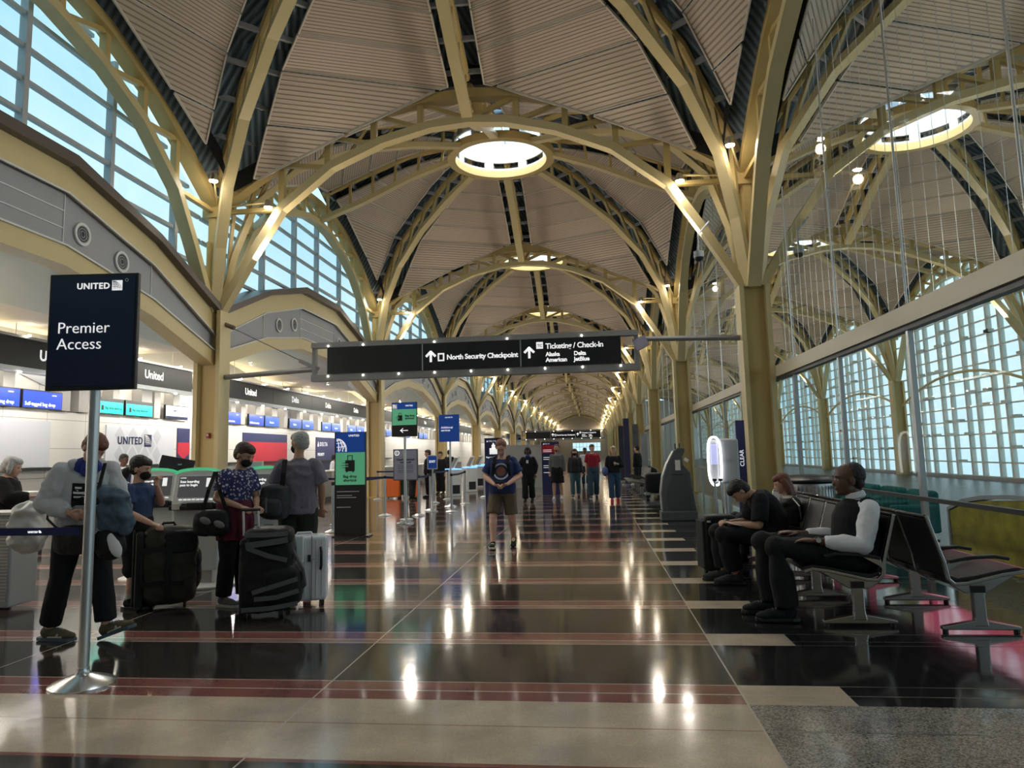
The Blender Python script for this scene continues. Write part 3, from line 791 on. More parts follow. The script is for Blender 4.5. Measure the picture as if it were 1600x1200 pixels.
def belt(a, b, lab):
    p, q = posts[a], posts[b]; mb = MB(); mb.strip([(p[0],p[1],.985),((p[0]+q[0])/2,(p[1]+q[1])/2,.965),(q[0],q[1],.985)], .003, .055)
    tag(obj('queue_belt', mb, BELT), lab, 'belt', 'navy belts between the queue posts')
for a, b, lab in ((0,1,'navy queue belt behind the grey-haired man, running to the totem'),(1,3,'navy queue belt running right from behind the totem'),(2,3,'navy queue belt in front of the second left column'),(3,5,'navy queue belt in front of the grey information board'),(5,6,'navy queue belt right of the tall green sign pole'),(6,7,'second navy queue belt behind the green sign'),(7,8,'third navy queue belt behind the green sign'),(10,12,'navy queue belt beside the pole with the blue board'),(8,9,'farthest navy queue belt, leading to the white kiosks'),(4,11,'navy queue belt at the back left, before the dark figures')): belt(a, b, lab)
# bag drop totem
t = thing('sign_totem', 'blue green and black bag drop shortcut totem left of the walkway', 'sign', (-4.74,14.12,0), RAD(4))
obj('body', MB().box2((-.31,-.04,.02), (.31,.04,2.02)), BLACK, t, bevel=.006)
obj('base_plate', MB().box2((-.32,-.17,0), (.40,.17,.02)), BLACK, t)
obj('blue_header', MB().box2((-.285,-.045,1.62), (.295,-.039,2.01)), SBLUE, t)
obj('green_panel', MB().box2((-.285,-.045,.99), (.295,-.039,1.62)), SGREEN, t)
united(t, -.03, 1.93, .055, WHITET, -.049, logo=False)
gm = MB()
for q in range(-3,4):
    gm.strip([(-.285+max(0,.215*cos(RAD(a))*cos(RAD(q*24)*1)), -.047, 1.66+.02+.215*sin(RAD(a))*1.0) for a in range(-12, 80, 8)] if q >= 0 else [(-.285+.215*cos(RAD(-q*22))*cos(RAD(a))*1.0, -.047, 1.67+.23*sin(RAD(-q*22))*1.0-.03*sin(RAD(a))) for a in range(0, 90, 12)], .010, .003, up=(0,1,0))
for q in (.6,1.2,1.8): gm.strip([(-.285+.07*q, -.047, 1.63+.02),(-.285+.10*q,-.047,1.74),(-.285+.075*q,-.047,1.86-.02*q)], .008, .003, up=(0,1,0))
obj('globe_symbol', gm, WHITET, t)
suitcase_icon(t, 0.0, 1.36, .30, SBLACK, SGREEN, -.048)
text('Bag drop\nshortcut', .075, SBLACK, (.0,-.049,1.13), FRONT, t, align='CENTER', bold=.002)
for q, w_ in ((.86,.44),(.785,.30),(.745,.38),(.56,.27)): obj('small_print', MB().box2((-.26,-.044,q-.006), (-.26+w_,-.040,q+.008)), mat('grey_print', (.45,.45,.45), .6), t)
# raised bag drop sign
t = thing('sign_stand', 'tall pole sign, blue header, green bag drop panel and black arrow panel', 'sign', (-4.29,16.63,0))
pole_stand(t, 2.0, .20, .03)
obj('board', MB().box2((-.30,-.04,1.97), (.30,0,2.76)), BLACK, t, bevel=.005)
obj('blue_header', MB().box2((-.285,-.044,2.60), (.285,-.039,2.745)), SBLUE, t)
obj('green_panel', MB().box2((-.285,-.044,2.235), (.285,-.039,2.60)), SGREEN, t)
united(t, .03, 2.665, .045, WHITET, -.048, logo=False)
globe(t, -.225, 2.66, .11, WHITET, -.047, LIGHTP)
suitcase_icon(t, -.10, 2.40, .17, SBLACK, SGREEN, -.047)
text('Bag drop\nshortcut', .062, SBLACK, (.02,-.048,2.43), FRONT, t, bold=.002)
ar = MB().strip([(.08,-.045,2.11),(-.09,-.045,2.11)], .004, .016); ar.strip([(-.03,-.045,2.17),(-.09,-.045,2.11),(-.03,-.045,2.05)], .004, .016, up=(0,1,0)) 
ar = MB(); ar.box((0,-.045,2.11),(.17,.004,.016)); ar.box((-.062,-.045,2.132),(.085,.004,.016),Matrix.Rotation(RAD(-45),3,'Y')); ar.box((-.062,-.045,2.088),(.085,.004,.016),Matrix.Rotation(RAD(45),3,'Y'))
obj('arrow_symbol', ar, WHITET, t)
t = thing('sign_stand', 'tall pole sign with a plain blue Additional services board', 'sign', (-4.23,21.76,0))
pole_stand(t, 2.0, .20, .03)
obj('board', MB().box2((-.33,-.04,1.92), (.29,0,2.73)), SBLUE, t, bevel=.005)
united(t, -.14, 2.63, .045, WHITET, -.045)
text('Additional\nservices', .085, WHITET, (-.26,-.045,2.32), FRONT, t, bold=.001)
t = thing('notice_board', 'grey framed notice board asking about assistance, behind the tall sign poles', 'sign', (-4.52,17.6,0))
obj('frame', MB().box2((-.31,-.02,.94), (.30,.02,1.69)), mat('slate_frame', (.09,.09,.12), .4), t)
obj('face', MB().box2((-.285,-.024,.965), (.275,-.019,1.665)), mat('lavender_grey_print', (.27,.29,.40), .5), t)
text('Need wheelchair\nassistance?', .065, mat('dark_print', (.03,.03,.07), .5), (0,-.027,1.42), FRONT, t, align='CENTER', bold=.002)
obj('question_disc', MB().lathe([(.045,0),(.062,0),(.062,.003),(.045,.003)], (-.215,-.027,1.60), 20, M=Matrix.Rotation(pi/2,3,'X'), ring=True), WHITET, t)
text('?', .10, WHITET, (-.24,-.028,1.565), FRONT, t)
for q in (1.30,1.26,1.22,1.17,1.13): obj('small_print', MB().box2((-.2,-.027,q), (.19,-.024,q+.010)), mat('dark_print', (.03,.03,.07), .5), t)
obj('post', MB().cyl((0,.03,0), .02, .96, 10), ALU, t); obj('base', MB().cyl((0,.03,0), .16, .02, 20), ALU, t)
t = thing('exit_sign_frame', 'small white framed navy sign reading EXIT on a queue post', 'sign', (-4.39,20.0,0))
obj('frame', MB().box2((-.14,-.012,1.15), (.14,.012,1.53)), WHITEP, t); obj('face', MB().box2((-.12,-.016,1.17), (.12,-.011,1.51)), SBLUE, t)
text('EXIT', .085, WHITET, (0,-.019,1.33), FRONT, t, align='CENTER', bold=.002); obj('post', MB().cyl((0,0,0), .018, 1.15, 10), ALU, t)
obj('base', MB().cyl((0,0,0), .14, .02, 20), ALU, t)
# delta totems
t = thing('sign_totem', 'tall navy airline totem with a white bag symbol behind the walking man', 'sign', (-3.29,24.5,0))
obj('body', MB().box2((-.30,-.04,0), (.30,.04,2.06)), DNAVY, t)
delta_mark(t, -.23, 1.93, .06, WHITET, -.045)
mb = MB(); mb.box((0,-.044,1.62),(.26,.004,.20)); mb.box((0,-.044,1.77),(.12,.004,.12)); mb.box((0,-.044,1.85),(.05,.004,.08)); obj('bag_symbol', mb, WHITET, t)
text('Baggage Check', .07, WHITET, (-.25,-.045,1.40), FRONT, t, bold=.001)
for q in (1.25,1.18,1.02,.95): obj('small_print', MB().box2((-.25,-.044,q), (.15,-.040,q+.012)), mat('grey_print', (.45,.45,.45), .6), t)
t = thing('sign_totem', 'tall navy airline totem with a red header, left of the grey jacket man', 'sign', (-1.55,27.2,0))
obj('body', MB().box2((-.32,-.04,0), (.32,.04,1.92)), DNAVY, t)
obj('red_header', MB().box2((-.30,-.045,1.52), (.20,-.039,1.80)), DRED, t)
delta_mark(t, -.26, 1.83, .045, WHITET, -.046)
for q in (1.62,1.56,1.35,1.28,1.05,.98,.8): obj('small_print', MB().box2((-.26,-.048,q), (.05,-.044,q+.014)), WHITET, t)

# screens over the counters
SCR = [(12.45,13.53,'b'),(13.59,14.72,'b'),(15.87,16.84,'t'),(16.92,18.05,'t'),(18.64,19.75,'w'),(21.78,22.94,'b'),(23.52,24.65,'b'),(24.74,25.93,'n'),(26.85,28.04,'n'),(28.10,29.33,'n'),(30.27,31.37,'n'),(31.45,32.62,'n'),(33.60,34.74,'n'),(34.84,36.06,'n'),(38.64,39.9,'n'),(40.1,41.2,'n'),(43.0,44.2,'n'),(44.3,45.5,'n'),(48.0,49.2,'n'),(49.3,50.5,'n')]
words_ = {'b':'Self-tagged bag drop','t':'Bag drop shortcut','w':'Check-in','n':'Check-in'}
nm = {'b':'bright blue','t':'turquoise','w':'pale','n':'dark blue'}
for i, (a, b_, kd) in enumerate(SCR):
    L = b_-a; lab = f'{nm[kd]} flat counter screen on the check-in wall, {ORD[i]} from the left' if i < 12 else 'far dark blue counter screen on the check-in wall'
    t = thing('counter_screen', lab, 'screen', (XWL+.08, a, 0), 0, 'screens on the check-in wall')
    obj('bezel', MB().box2((-.06,0,2.68), (.0,L,3.06)), BLACK, t); obj('wall_bracket', MB().box2((-.30,L/2-.12,2.66), (-.055,L/2+.12,2.80)), ALU, t)
    obj('display', MB().box2((-.002,.02,2.70), (.004,L-.02,3.04)), {'b':SCRB,'t':SCRT,'w':SCRW,'n':SCRD}[kd], t)
    if kd == 'b':
        text('Self-tagged bag drop' if i < 2 else 'Additional services', .105 if i < 2 else .09, WHITET, (.008,.06,2.74), (pi/2,0,pi/2), t, bold=.001)
        united(t, L-.32, 2.965, .035, WHITET, .008, 'x', logo=False)
    elif kd == 't':
        obj('dark_header', MB().box2((.004,.02,2.975), (.007,L-.02,3.04)), SBLACK, t)
        text('Bag drop shortcut', .085, SBLACK, (.008,.27,2.80), (pi/2,0,pi/2), t)
        obj('suitcase_symbol', MB().box2((.005,.14,2.77), (.008,.22,2.88)), SBLACK, t)
    elif kd == 'w':
        obj('dark_footer', MB().box2((.004,.02,2.70), (.007,L-.02,2.76)), NAVY, t)
        text('UNITED', .08, NAVY, (.008,.35,2.88), (pi/2,0,pi/2), t)
    elif i < 14:
        text('Check-in' if i % 2 else 'DELTA', .10, WHITET, (.008,.36,2.80), (pi/2,0,pi/2), t)
# wall panels
t = thing('wall_panel', 'pale grey wall panel behind the check-in agents at the far left', 'panel', (XWL, 11.0, 0))
obj('sheet', MB().box2((0,0,1.47), (.03,3.48,2.43)), LIGHTP, t)
t = thing('wall_panel', 'light wall panel with diamond pattern and blue UNITED lettering', 'panel', (XWL, 16.3, 0))
obj('sheet', MB().box2((0,0,1.47), (.03,2.87,2.43)), LIGHTP, t)
dm = MB()
for i in range(7):
    for j in range(3):
        cy, cz = .50+i*.26, 1.72+j*.235
        if (i+j) % 2 == 0: dm.add([(.033,cy-.19,cz),(.033,cy,cz+.23),(.033,cy+.19,cz),(.033,cy,cz-.23)], [(0,1,2,3)])
obj('diamond_pattern', dm, DIAM, t)
united(t, .42, 1.98, .26, NAVY, .04, 'x', back=NAVY, lm=WHITEP)
t = thing('ledge', 'long black ledge under the white check-in wall panels', 'shelf', (XWL, 11, 0)); obj('top', MB().box2((0,0,1.40), (.16,30,1.46)), BLACK, t)
t = thing('wall_panel', 'narrow navy wall panel with red triangle beside the first left column', 'panel', (XWL, 19.35, 0))
obj('sheet', MB().box2((0,0,1.50), (.03,.62,2.45)), DNAVY, t)
obj('red_field', MB().add([(.035,0,2.05),(.035,.62,2.05),(.035,.62,1.75),(.035,.31,1.58),(.035,0,1.75)], [(0,1,2,3,4)]), DRED, t)
t = thing('wall_panel', 'wide navy over red airline wall panel behind the woman with the mask', 'panel', (XWL, 23.23, 0))
obj('sheet', MB().box2((0,0,1.10), (.03,3.55,2.43)), DNAVY, t)
obj('red_field', MB().box2((.03,0,1.30), (.036,3.55,2.13)), DRED, t)
t = thing('wall_panel', 'navy airline wall panel with white lettering left of the totem', 'panel', (XWL, 29.75, 0))
obj('sheet', MB().box2((0,0,.95), (.03,2.75,2.40)), DNAVY, t)
delta_mark(t, .12, 2.02, .22, WHITET, .035, True, 'x'); text('PRIORITY', .18, WHITET, (.036,.15,1.62), (pi/2,0,pi/2), t)
t = thing('wall_panel', 'distant narrow navy wall panel beside the second left column', 'panel', (XWL, 39.4, 0)); obj('sheet', MB().box2((0,0,1.0), (.03,.7,2.36)), DNAVY, t)
# check-in counters
COUNTER = mat('grey_counter', (.30,.30,.29), .45)
for i, (a, b_) in enumerate(((8.3,11.9),(12.6,15.9),(16.6,19.9),(22.8,26.2),(27.0,30.4),(31.2,34.6),(37.0,40.5),(41.5,45),(49,53))):
    t = thing('check_in_counter', f'grey check-in counter with pale top, {ORD[i]} from the left along the wall' , 'counter', (-9.75, a, 0), 0, 'check-in counters along the wall')
    obj('body', MB().box2((-.30,0,0), (.25,b_-a,1.02)), COUNTER, t); obj('worktop', MB().box2((-.36,-.03,1.02), (.32,b_-a+.03,1.07)), WHITEP, t, bevel=.01)
    obj('kick_plate', MB().box2((.25,0,0), (.27,b_-a,.14)), BLACK, t)
# hanging sign across the hall
HS = {}; BULB = mat('sign_bulb', (.9,.9,.85), .3, emit=(1,.93,.8), es=14)
def hanging_sign(y, x0, x1, k, lab, z=3.30):
    t = thing('overhead_sign', lab, 'sign', (0, y, 0))
    L = x1-x0; c1 = x0+L*.335; c2 = x0+L*.668
    for a, b_ in ((x0,c1),(c1,c2),(c2,x1)):
        obj('panel', MB().box2((a+.012,-.10,z), (b_-.012,.10,z+.56)), SBLACK, t)
    for a, b_ in ((z-.15,z-.01),(z+.57,z+.68)): obj('rail', MB().box2((x0-.35,-.09,a), (x1+.35,.09,b_)), mat('bronze_grey_rail', (.23,.22,.21), .35, .3), t)
    obj('divider', MB().box2((c1-.012,-.11,z), (c1+.012,.11,z+.56)), ALU, t); obj('divider', MB().box2((c2-.012,-.11,z), (c2+.012,.11,z+.56)), ALU, t)
    for x in (x0-.30, x1+.30): obj('end_post', MB().box2((x-.04,-.06,z-.1), (x+.04,.06,z+.62)), mat('bronze_grey_rail', (0,0,0)), t)
    for q in range(9):
        x = x0+.03+(L-.06)*q/8
        obj('bulb', MB().ball((x,-.10,z-.05), .018, nu=8, nv=6), BULB, t)
        if q in (0,1,3,5,7): obj('bulb', MB().ball((x,-.10,z+.60), .018, nu=8, nv=6), BULB, t)
    def arrow(x, zz, s):
        m_ = MB(); m_.box((x,-.104,zz),(s*.20,.006,s*.9)); 
        m_.box((x-.19*s,-.104,zz+.24*s),(.20*s,.006,.62*s),Matrix.Rotation(RAD(45),3,'Y')); m_.box((x+.19*s,-.104,zz+.24*s),(.20*s,.006,.62*s),Matrix.Rotation(RAD(-45),3,'Y'))
        obj('arrow_symbol', m_, WHITET, t)
    s = L/6.25
    arrow(c1+.18*s, z+.28, .25)
    obj('pictogram', MB().box2((c1+.33*s,-.106,z+.18), (c1+.47*s,-.101,z+.35)), WHITET, t)
    obj('pictogram', MB().box2((c1+.36*s,-.110,z+.21), (c1+.44*s,-.106,z+.32)), SBLACK, t)
    text('North Security Checkpoint', .147*s, WHITET, (c1+.52*s,-.104,z+.21), FRONT, t, bold=.004*s, space=.93)
    arrow(c2+.18*s, z+.28, .25)
    obj('pictogram', MB().box2((c2+.33*s,-.106,z+.36), (c2+.47*s,-.101,z+.50)), WHITET, t)
    text('TC', .08, SBLACK, (c2+.35*s,-.108,z+.40), FRONT, t, bold=.002)
    text('Ticketing / Check-In', .158*s, WHITET, (c2+.52*s,-.104,z+.355), FRONT, t, bold=.003*s, space=.93)
    text('Alaska\nAmerican', .118*s, WHITET, (c2+.52*s,-.104,z+.20), FRONT, t, bold=.004*s, space=.95)
    text('Delta\nJetBlue', .118*s, WHITET, (c2+1.10*s,-.104,z+.20), FRONT, t, bold=.004*s, space=.95)
    HS[k] = t
    return t
BRZ = mat('bronze_grey_rail', (.2,.2,.2))
hanging_sign(Y1, -5.57, .66, 1, 'long black overhead sign reading North Security Checkpoint, nearest across the hall')
hanging_sign(62.0, -5.55, .70, 5, 'far black overhead sign across the hall, above the distant walkers', 2.72)
BR_ = mat('bronze_grey_rail', (0,0,0)); t = HS[1]
for nmx, (xa, xb), s_ in (('left',(XL+.30,-5.87),-1),('right',(.96,XR-.30),1)):
    obj('arm', MB().tube([(xa,0,3.32 if s_ < 0 else 3.80),(xb,0,3.42 if s_ < 0 else 3.74)], .055, 8), BR_, t)
    if s_ < 0:
        obj('stay_rod', MB().tube([(XL+.3,0,4.48),(-6.15,0,3.60)], .010, 6), DARKM, t); obj('rod_socket', MB().tube([(XL+.26,0,4.50),(XL+.50,0,4.40)], .05, 8), BRONZE, t)
        obj('fork', MB().box((-6.0,0,3.52),(.45,.10,.08),Matrix.Rotation(RAD(25),3,'Y')), BR_, t)
    else: obj('clevis', MB().box((1.05,0,3.70),(.28,.16,.22),Matrix.Rotation(RAD(-25),3,'Y')), mat('lilac_bracket', (.28,.26,.34), .4), t)
# ------------------------------------------------------------------ people
from mathutils.bvhtree import BVHTree
def remesh(mb, voxel, name, m, smooth=4, wrinkle=0., wscale=9., parent=None, wz=1.):
    me = bpy.data.meshes.new(name); me.from_pydata(mb.v, [], mb.f)
    bm = bmesh.new(); bm.from_mesh(me); bmesh.ops.recalc_face_normals(bm, faces=bm.faces); bm.to_mesh(me); bm.free()
    o = bpy.data.objects.new(name, me)
    r = o.modifiers.new('r', 'REMESH'); r.mode = 'VOXEL'; r.voxel_size = voxel; r.use_smooth_shade = True
    if smooth: s_ = o.modifiers.new('s', 'SMOOTH'); s_.iterations = smooth; s_.factor = .6
    out = bake(o); bpy.data.meshes.remove(me)
    out.name = name; out.materials.clear(); out.materials.append(m)
    if wrinkle:
        n_v = len(out.vertices); cs = [0.]*(3*n_v); ns = [0.]*(3*n_v)
        out.vertices.foreach_get('co', cs); out.vertices.foreach_get('normal', ns); nz_ = noise.noise
        for i in range(0, 3*n_v, 3):
            p = V((cs[i]*wscale, cs[i+1]*wscale, cs[i+2]*wscale*wz))
            a_ = wrinkle*((1-2*abs(nz_(p)))*.7+nz_(p*2.3+V((5,1,2)))*.5)
            cs[i] += ns[i]*a_; cs[i+1] += ns[i+1]*a_; cs[i+2] += ns[i+2]*a_
        out.vertices.foreach_set('co', cs)
    out.polygons.foreach_set('use_smooth', [True]*len(out.polygons)); out.update()
    return link(name, out, parent)
def limb(mb, pts, rs, n=14, flat=False):
    pts = [V(p) for p in pts]
    # subdivide with smooth interpolation of radii
    mb.tube(pts, rs, n)
    for p, r in (list(zip(pts, rs))[:-1] if flat else zip(pts, rs)): mb.ball(p, r, nu=n, nv=9)
def loft(mb, cs, rx, ry, ax, n=20):
    """elliptical rings: centres, half-widths along side axis, half-depths"""
    ax = V(ax).normalized(); vs = []; fs = []; cs = [V(c) for c in cs]
    for i, c in enumerate(cs):
        d = (cs[min(i+1, len(cs)-1)]-cs[max(i-1, 0)]).normalized(); a = (ax-d*ax.dot(d)).normalized(); b = d.cross(a)
        for j in range(n):
            t = 2*pi*j/n; ct, st = cos(t), sin(t); e = .85
            vs.append(c+a*(rx[i]*math.copysign(abs(ct)**e, ct))+b*(ry[i]*math.copysign(abs(st)**e, st)))
    for i in range(len(cs)-1):
        for j in range(n):
            p = i*n+j; q = i*n+(j+1) % n; fs.append((p, q, q+n, p+n))
    fs += [tuple(range(n-1, -1, -1)), tuple(len(vs)-n+j for j in range(n))]
    mb.add(vs, fs)
def hand(mb, wrist, d, up, side, curl=.5, s=1., spread=.06):
    """wrist point, direction of the hand, palm normal, side = +1 when the thumb is on d x up"""
    wrist, d = V(wrist), V(d).normalized(); up = V(up); up = (up-d*up.dot(d)).normalized(); lat = d.cross(up)*side
    M = Matrix((lat, d, up)).transposed()
    mb.ball(wrist+d*.045*s, 1, (.038*s,.052*s,.017*s), 14, 9, M=M)
    mb.ball(wrist+d*.065*s, 1, (.041*s,.032*s,.015*s), 14, 9, M=M)
    for k, (o_, L) in enumerate(((.030,.072),(.010,.080),(-.011,.075),(-.031,.060))):
        b0 = wrist+d*.088*s+lat*o_*s; a = curl*(1+.08*k)
        d1 = (d*cos(a*.8)-up*sin(a*.8)+lat*o_*spread*20*.1).normalized(); d2 = (d*cos(a*1.9)-up*sin(a*1.9)).normalized()
        p1 = b0+d1*L*.5*s; p2 = p1+d2*L*.45*s
        mb.tube([b0-d*.012*s, b0, p1, p2], [.0095*s,.0095*s,.0088*s,.0072*s], 8); mb.ball(p1, .0088*s, nu=8, nv=6); mb.ball(p2, .0072*s, nu=8, nv=6)
    t0 = wrist+d*.02*s+lat*.026*s; t1 = t0+(d*.6+lat*.75-up*.35*curl).normalized()*.038*s; t2 = t1+(d*.85+lat*.25-up*.6*curl).normalized()*.034*s
    mb.tube([t0, t1, t2], [.014*s,.011*s,.0085*s], 8); mb.ball(t1, .011*s, nu=8, nv=6); mb.ball(t2, .0085*s, nu=8, nv=6)
def head(mb, c, M, s=1., jaw=1., nose=1.):
    """c = centre between the ears at eye height; M columns = right, forward, up"""
    c = V(c)
    def P(x, y, z): return c+M @ V((x*s, y*s, z*s))
    B = lambda p, sc, nu=18, nv=12: mb.ball(P(*p), 1, tuple(q*s for q in sc), nu, nv, M=M)
    B((0,-.012,.030), (.076,.096,.084)); B((0,.028,-.015), (.062,.062,.085)); B((0,.040,-.072), (.044*jaw,.040,.036)); B((0,.010,-.060), (.056*jaw,.052,.045))
    B((0,.064,.028), (.050,.022,.016)); B((0,.0915,-.022), (.0135*nose,.017,.012)); mb.tube([P(0,.078,.012),P(0,.098,-.020)], [.008*s,.012*s], 8)
    B((.030,.062,-.018), (.020,.018,.016)); B((-.030,.062,-.018), (.020,.018,.016))
    B((0,.082,-.052), (.022,.010,.005)); B((0,.080,-.061), (.019,.010,.006)); B((0,.072,-.092), (.018,.014,.014))
    for x in (-1, 1): B((x*.077,-.010,-.008), (.008,.018,.030), 10, 8)
def face_bits(c, M, s, par, iris=(.06,.03,.02), brow=None, eyes=True):
    c = V(c)
    def P(x, y, z): return c+M @ V((x*s, y*s, z*s))
    if eyes:
        for x in (-.029, .029):
            e = MB(); e.ball(P(x,.0735,.006), .0115*s, (1.15,.6,.62), 12, 8, M=M); eo = obj('eye', e, mat('eye_white', (.62,.60,.57), .3), par, True)
            i_ = MB(); i_.ball(P(x,.0800,.006), .0050*s, (1,.5,1), 10, 7, M=M); obj('iris', i_, mat('iris_dark', iris, .2), eo, True)
            l = MB(); l.tube([P(x-.016,.0745,.010),P(x,.0825,.0155),P(x+.016,.0745,.010)], .0028*s, 6); obj('eyelid', l, mat('lid_brown', (.10,.05,.035), .6), eo)  # dark brown line of the upper lid
    if brow:
        b = MB()
        for x in (-1, 1): b.tube([P(x*.014,.083,.027),P(x*.030,.084,.033),P(x*.047,.072,.027)], [.004*s,.0045*s,.0028*s], 6)
        obj('eyebrow', b, brow, par)
def HM(yaw=0, pitch=0, roll=0):
    """head frame: yaw left(+), pitch down(+) in degrees"""
    return Matrix.Rotation(RAD(yaw), 3, 'Z') @ Matrix.Rotation(RAD(-pitch), 3, 'X') @ Matrix.Rotation(RAD(roll), 3, 'Y')
class Person: pass
def person(label, loc, rz, skin, J, hd=(0,0,0), sk=1.1, girth=1., top=None, bottom=None, shoe=None, hair=None, hands=((.5,None,None),(.5,None,None)), voxel=.009, face=True, mask=None, group=None, hs=1.08, neckl=1., bust=0., belly=0., heel=(0,0), ss=1.12):
    """J: joints in a frame facing +Y. pelvis, chest, neck, head, shL/shR, elL/elR, wrL/wrR, hipL.., knL.., anL.., toe directions"""
    t = thing('person', label, 'person', loc, rz, group)
    g = girth; J = {k: V(v) for k, v in J.items()}
    hm = HM(*hd); R = Person(); R.t = t; R.hm = hm; R.J = J
    pel, wa, ch, nb, hc = J['pelvis'], J['waist'], J['chest'], J['neck'], J['head']
    side = (J['shR']-J['shL']).normalized(); hside = (J['hipR']-J['hipL']).normalized()
    body = MB()
    loft(body, [pel-(wa-pel)*.6, pel, wa, ch, nb-(nb-ch)*.12, nb], [.12*g,.155*g,.135*g,.150*g,.085*g,.055], [.09*g,.105*g,.095*g+belly*.6,.100*g,.070*g,.055], side)
    limb(body, [nb-(nb-ch).normalized()*.04, nb+(hc-nb)*.35, hc-hm@V((0,.012,.03))*hs], [.062*g,.052,.055])
    head(body, hc, hm, hs)
    for s_ in 'LR':
        limb(body, [J['sh'+s_], J['sh'+s_].lerp(J['el'+s_],.5), J['el'+s_]], [.054*g,.046*g,.038*g])
        limb(body, [J['el'+s_], J['el'+s_].lerp(J['wr'+s_],.35), J['wr'+s_]], [.038*g,.039*g,.026])
        limb(body, [J['hip'+s_], J['hip'+s_].lerp(J['kn'+s_],.5), J['kn'+s_]], [.088*g,.072*g,.054*g])
        kn, an = J['kn'+s_], J['an'+s_]; bk = (an-kn).cross(hside).normalized()
        limb(body, [kn, kn.lerp(an,.3)+bk*(-.012), an], [.052*g,.053*g,.036])
        mid = (J['wr'+s_]-J['el'+s_]).normalized(); c_, hd_, up_ = hands[0 if s_ == 'L' else 1]
        hand(body, J['wr'+s_], hd_ if hd_ is not None else mid, up_ if up_ is not None else V((0,-1,0)) if abs(mid.y) < .9 else V((0,0,1)), 1 if s_ == 'L' else -1, c_, sk)
        toe = J.get('toe'+s_, V((0,1,0))).normalized(); limb(body, [an, an+toe*.10+V((0,0,-.035))], [.036,.03])
    R.body = remesh(body, voxel, 'body', skin, 2, parent=t)
    # trousers / shorts / skirt
    if bottom:
        m, cut, ex = bottom[:3]; b = MB()     # cut: fraction of the lower leg covered (<0: fraction of thigh left bare)
        loft(b, [pel-(wa-pel)*.75, pel-(wa-pel)*.2, pel+(wa-pel)*.75], [.135*g+ex,.165*g+ex,.145*g+ex], [.10*g+ex,.12*g+ex,.105*g+ex+belly*.5], hside)
        for s_ in 'LR':
            hp, kn, an = J['hip'+s_], J['kn'+s_], J['an'+s_]
            e2 = ex*1.3
            if cut > 0:
                end = kn.lerp(an, cut); limb(b, [hp, hp.lerp(kn,.5), kn, kn.lerp(end,.5), end], [.095*g+ex,.080*g+ex,.058*g+ex,.056*g+e2,.052*g+e2], flat=True)
            else:
                end = hp.lerp(kn, 1+cut); b.tube([hp, hp.lerp(end,.5), end], [.092*g+ex,.080*g+ex,.072*g+e2], 18); b.ball(hp, .092*g+ex)
        R.bottom = remesh(b, max(voxel,.009), bottom[3] if len(bottom) > 3 else 'trousers', m, 3, .006, 11, t, .6)
    if top:
        m, slv, ex = top[:3]; b = MB(); hem = top[4] if len(top) > 4 else 0.
        base = pel+(wa-pel)*(-.15-hem)
        loft(b, [base, pel+(wa-pel)*.25, wa, ch, nb-(nb-ch)*.38, nb-(nb-ch)*.12, nb-(nb-ch)*.0], [.155*g+ex*1.3,.155*g+ex*1.3,.142*g+ex*1.2,.155*g+ex,.145*g+ex*.7,.098,.062], [.112*g+ex*1.3+belly*.6,.115*g+ex*1.3+belly,.105*g+ex*1.2+belly,.112*g+ex,.098*g+ex*.8,.075,.058], side)
        fwd = side.cross((nb-ch).normalized())*-1
        if bust:
            for q in (-1, 1): b.ball(ch+side*q*.068*g+V((0,0,.0))-side.cross((nb-ch).normalized())*-.085*g, .062*g*bust)
        for s_ in 'LR':
            sh, el, wr = J['sh'+s_], J['el'+s_], J['wr'+s_]
            b.ball(sh, .054*g+ex*.75)
            b.ball(sh.lerp(ch, .4), .070*g+ex*.8)
            if slv <= 1:
                end = sh.lerp(el, slv); b.tube([sh, end], [.056*g+ex*.8,.054*g+ex*1.1], 18)
            else:
                end = el.lerp(wr, slv-1); limb(b, [sh, sh.lerp(el,.5), el, el.lerp(end,.5), end], [.054*g+ex*.8,.054*g+ex*1.1,.048*g+ex*1.1,.045*g+ex,.034+ex*.6], flat=True)
        R.top = remesh(b, max(voxel,.009), top[3] if len(top) > 3 else 'shirt', m, 3, top[5] if len(top) > 5 else .006, 9, t)
    if shoe:
        m, m2 = shoe[:2]
        for s_ in 'LR':
            an = J['an'+s_]; toe = J.get('toe'+s_, V((0,1,0))).normalized(); upv = V((0,0,1))-toe*toe.z; upv.normalize(); lat = toe.cross(upv)
            M = Matrix((lat, toe, upv)).transposed(); b = MB(); g0 = an-upv*.075; T_ = toe*ss; L_ = lat*ss; U_ = upv*ss; g0 = an-upv*.083+U_*.008
            b.ball(g0+T_*.0+U_*.045, 1, (.040*ss,.055*ss,.045*ss), 14, 9, M=M); b.ball(g0+T_*.075+U_*.035, 1, (.042*ss,.085*ss,.036*ss), 14, 9, M=M); b.ball(g0+T_*.135+U_*.026, 1, (.045*ss,.062*ss,.026*ss), 14, 9, M=M)
            limb(b, [an+upv*.02, g0+upv*.05+toe*.02], [.042,.044])
            so = MB(); so.add([tuple(g0+T_*a+L_*w+upv*h) for h in (-.008,.020) for a, w in ((-.065,-.028),(-.02,-.042),(.10,-.045),(.17,-.040),(.20,-.015),(.20,.015),(.17,.040),(.10,.045),(-.02,.042),(-.065,.028))],
                              [tuple(range(9,-1,-1)), tuple(range(10,20))]+[(i,(i+1)%10,10+(i+1)%10,10+i) for i in range(10)])
            sh_ = remesh(b, .008, 'shoe', m, 2, parent=t); obj('sole', so, m2, sh_, bevel=.004)
            lc = MB()
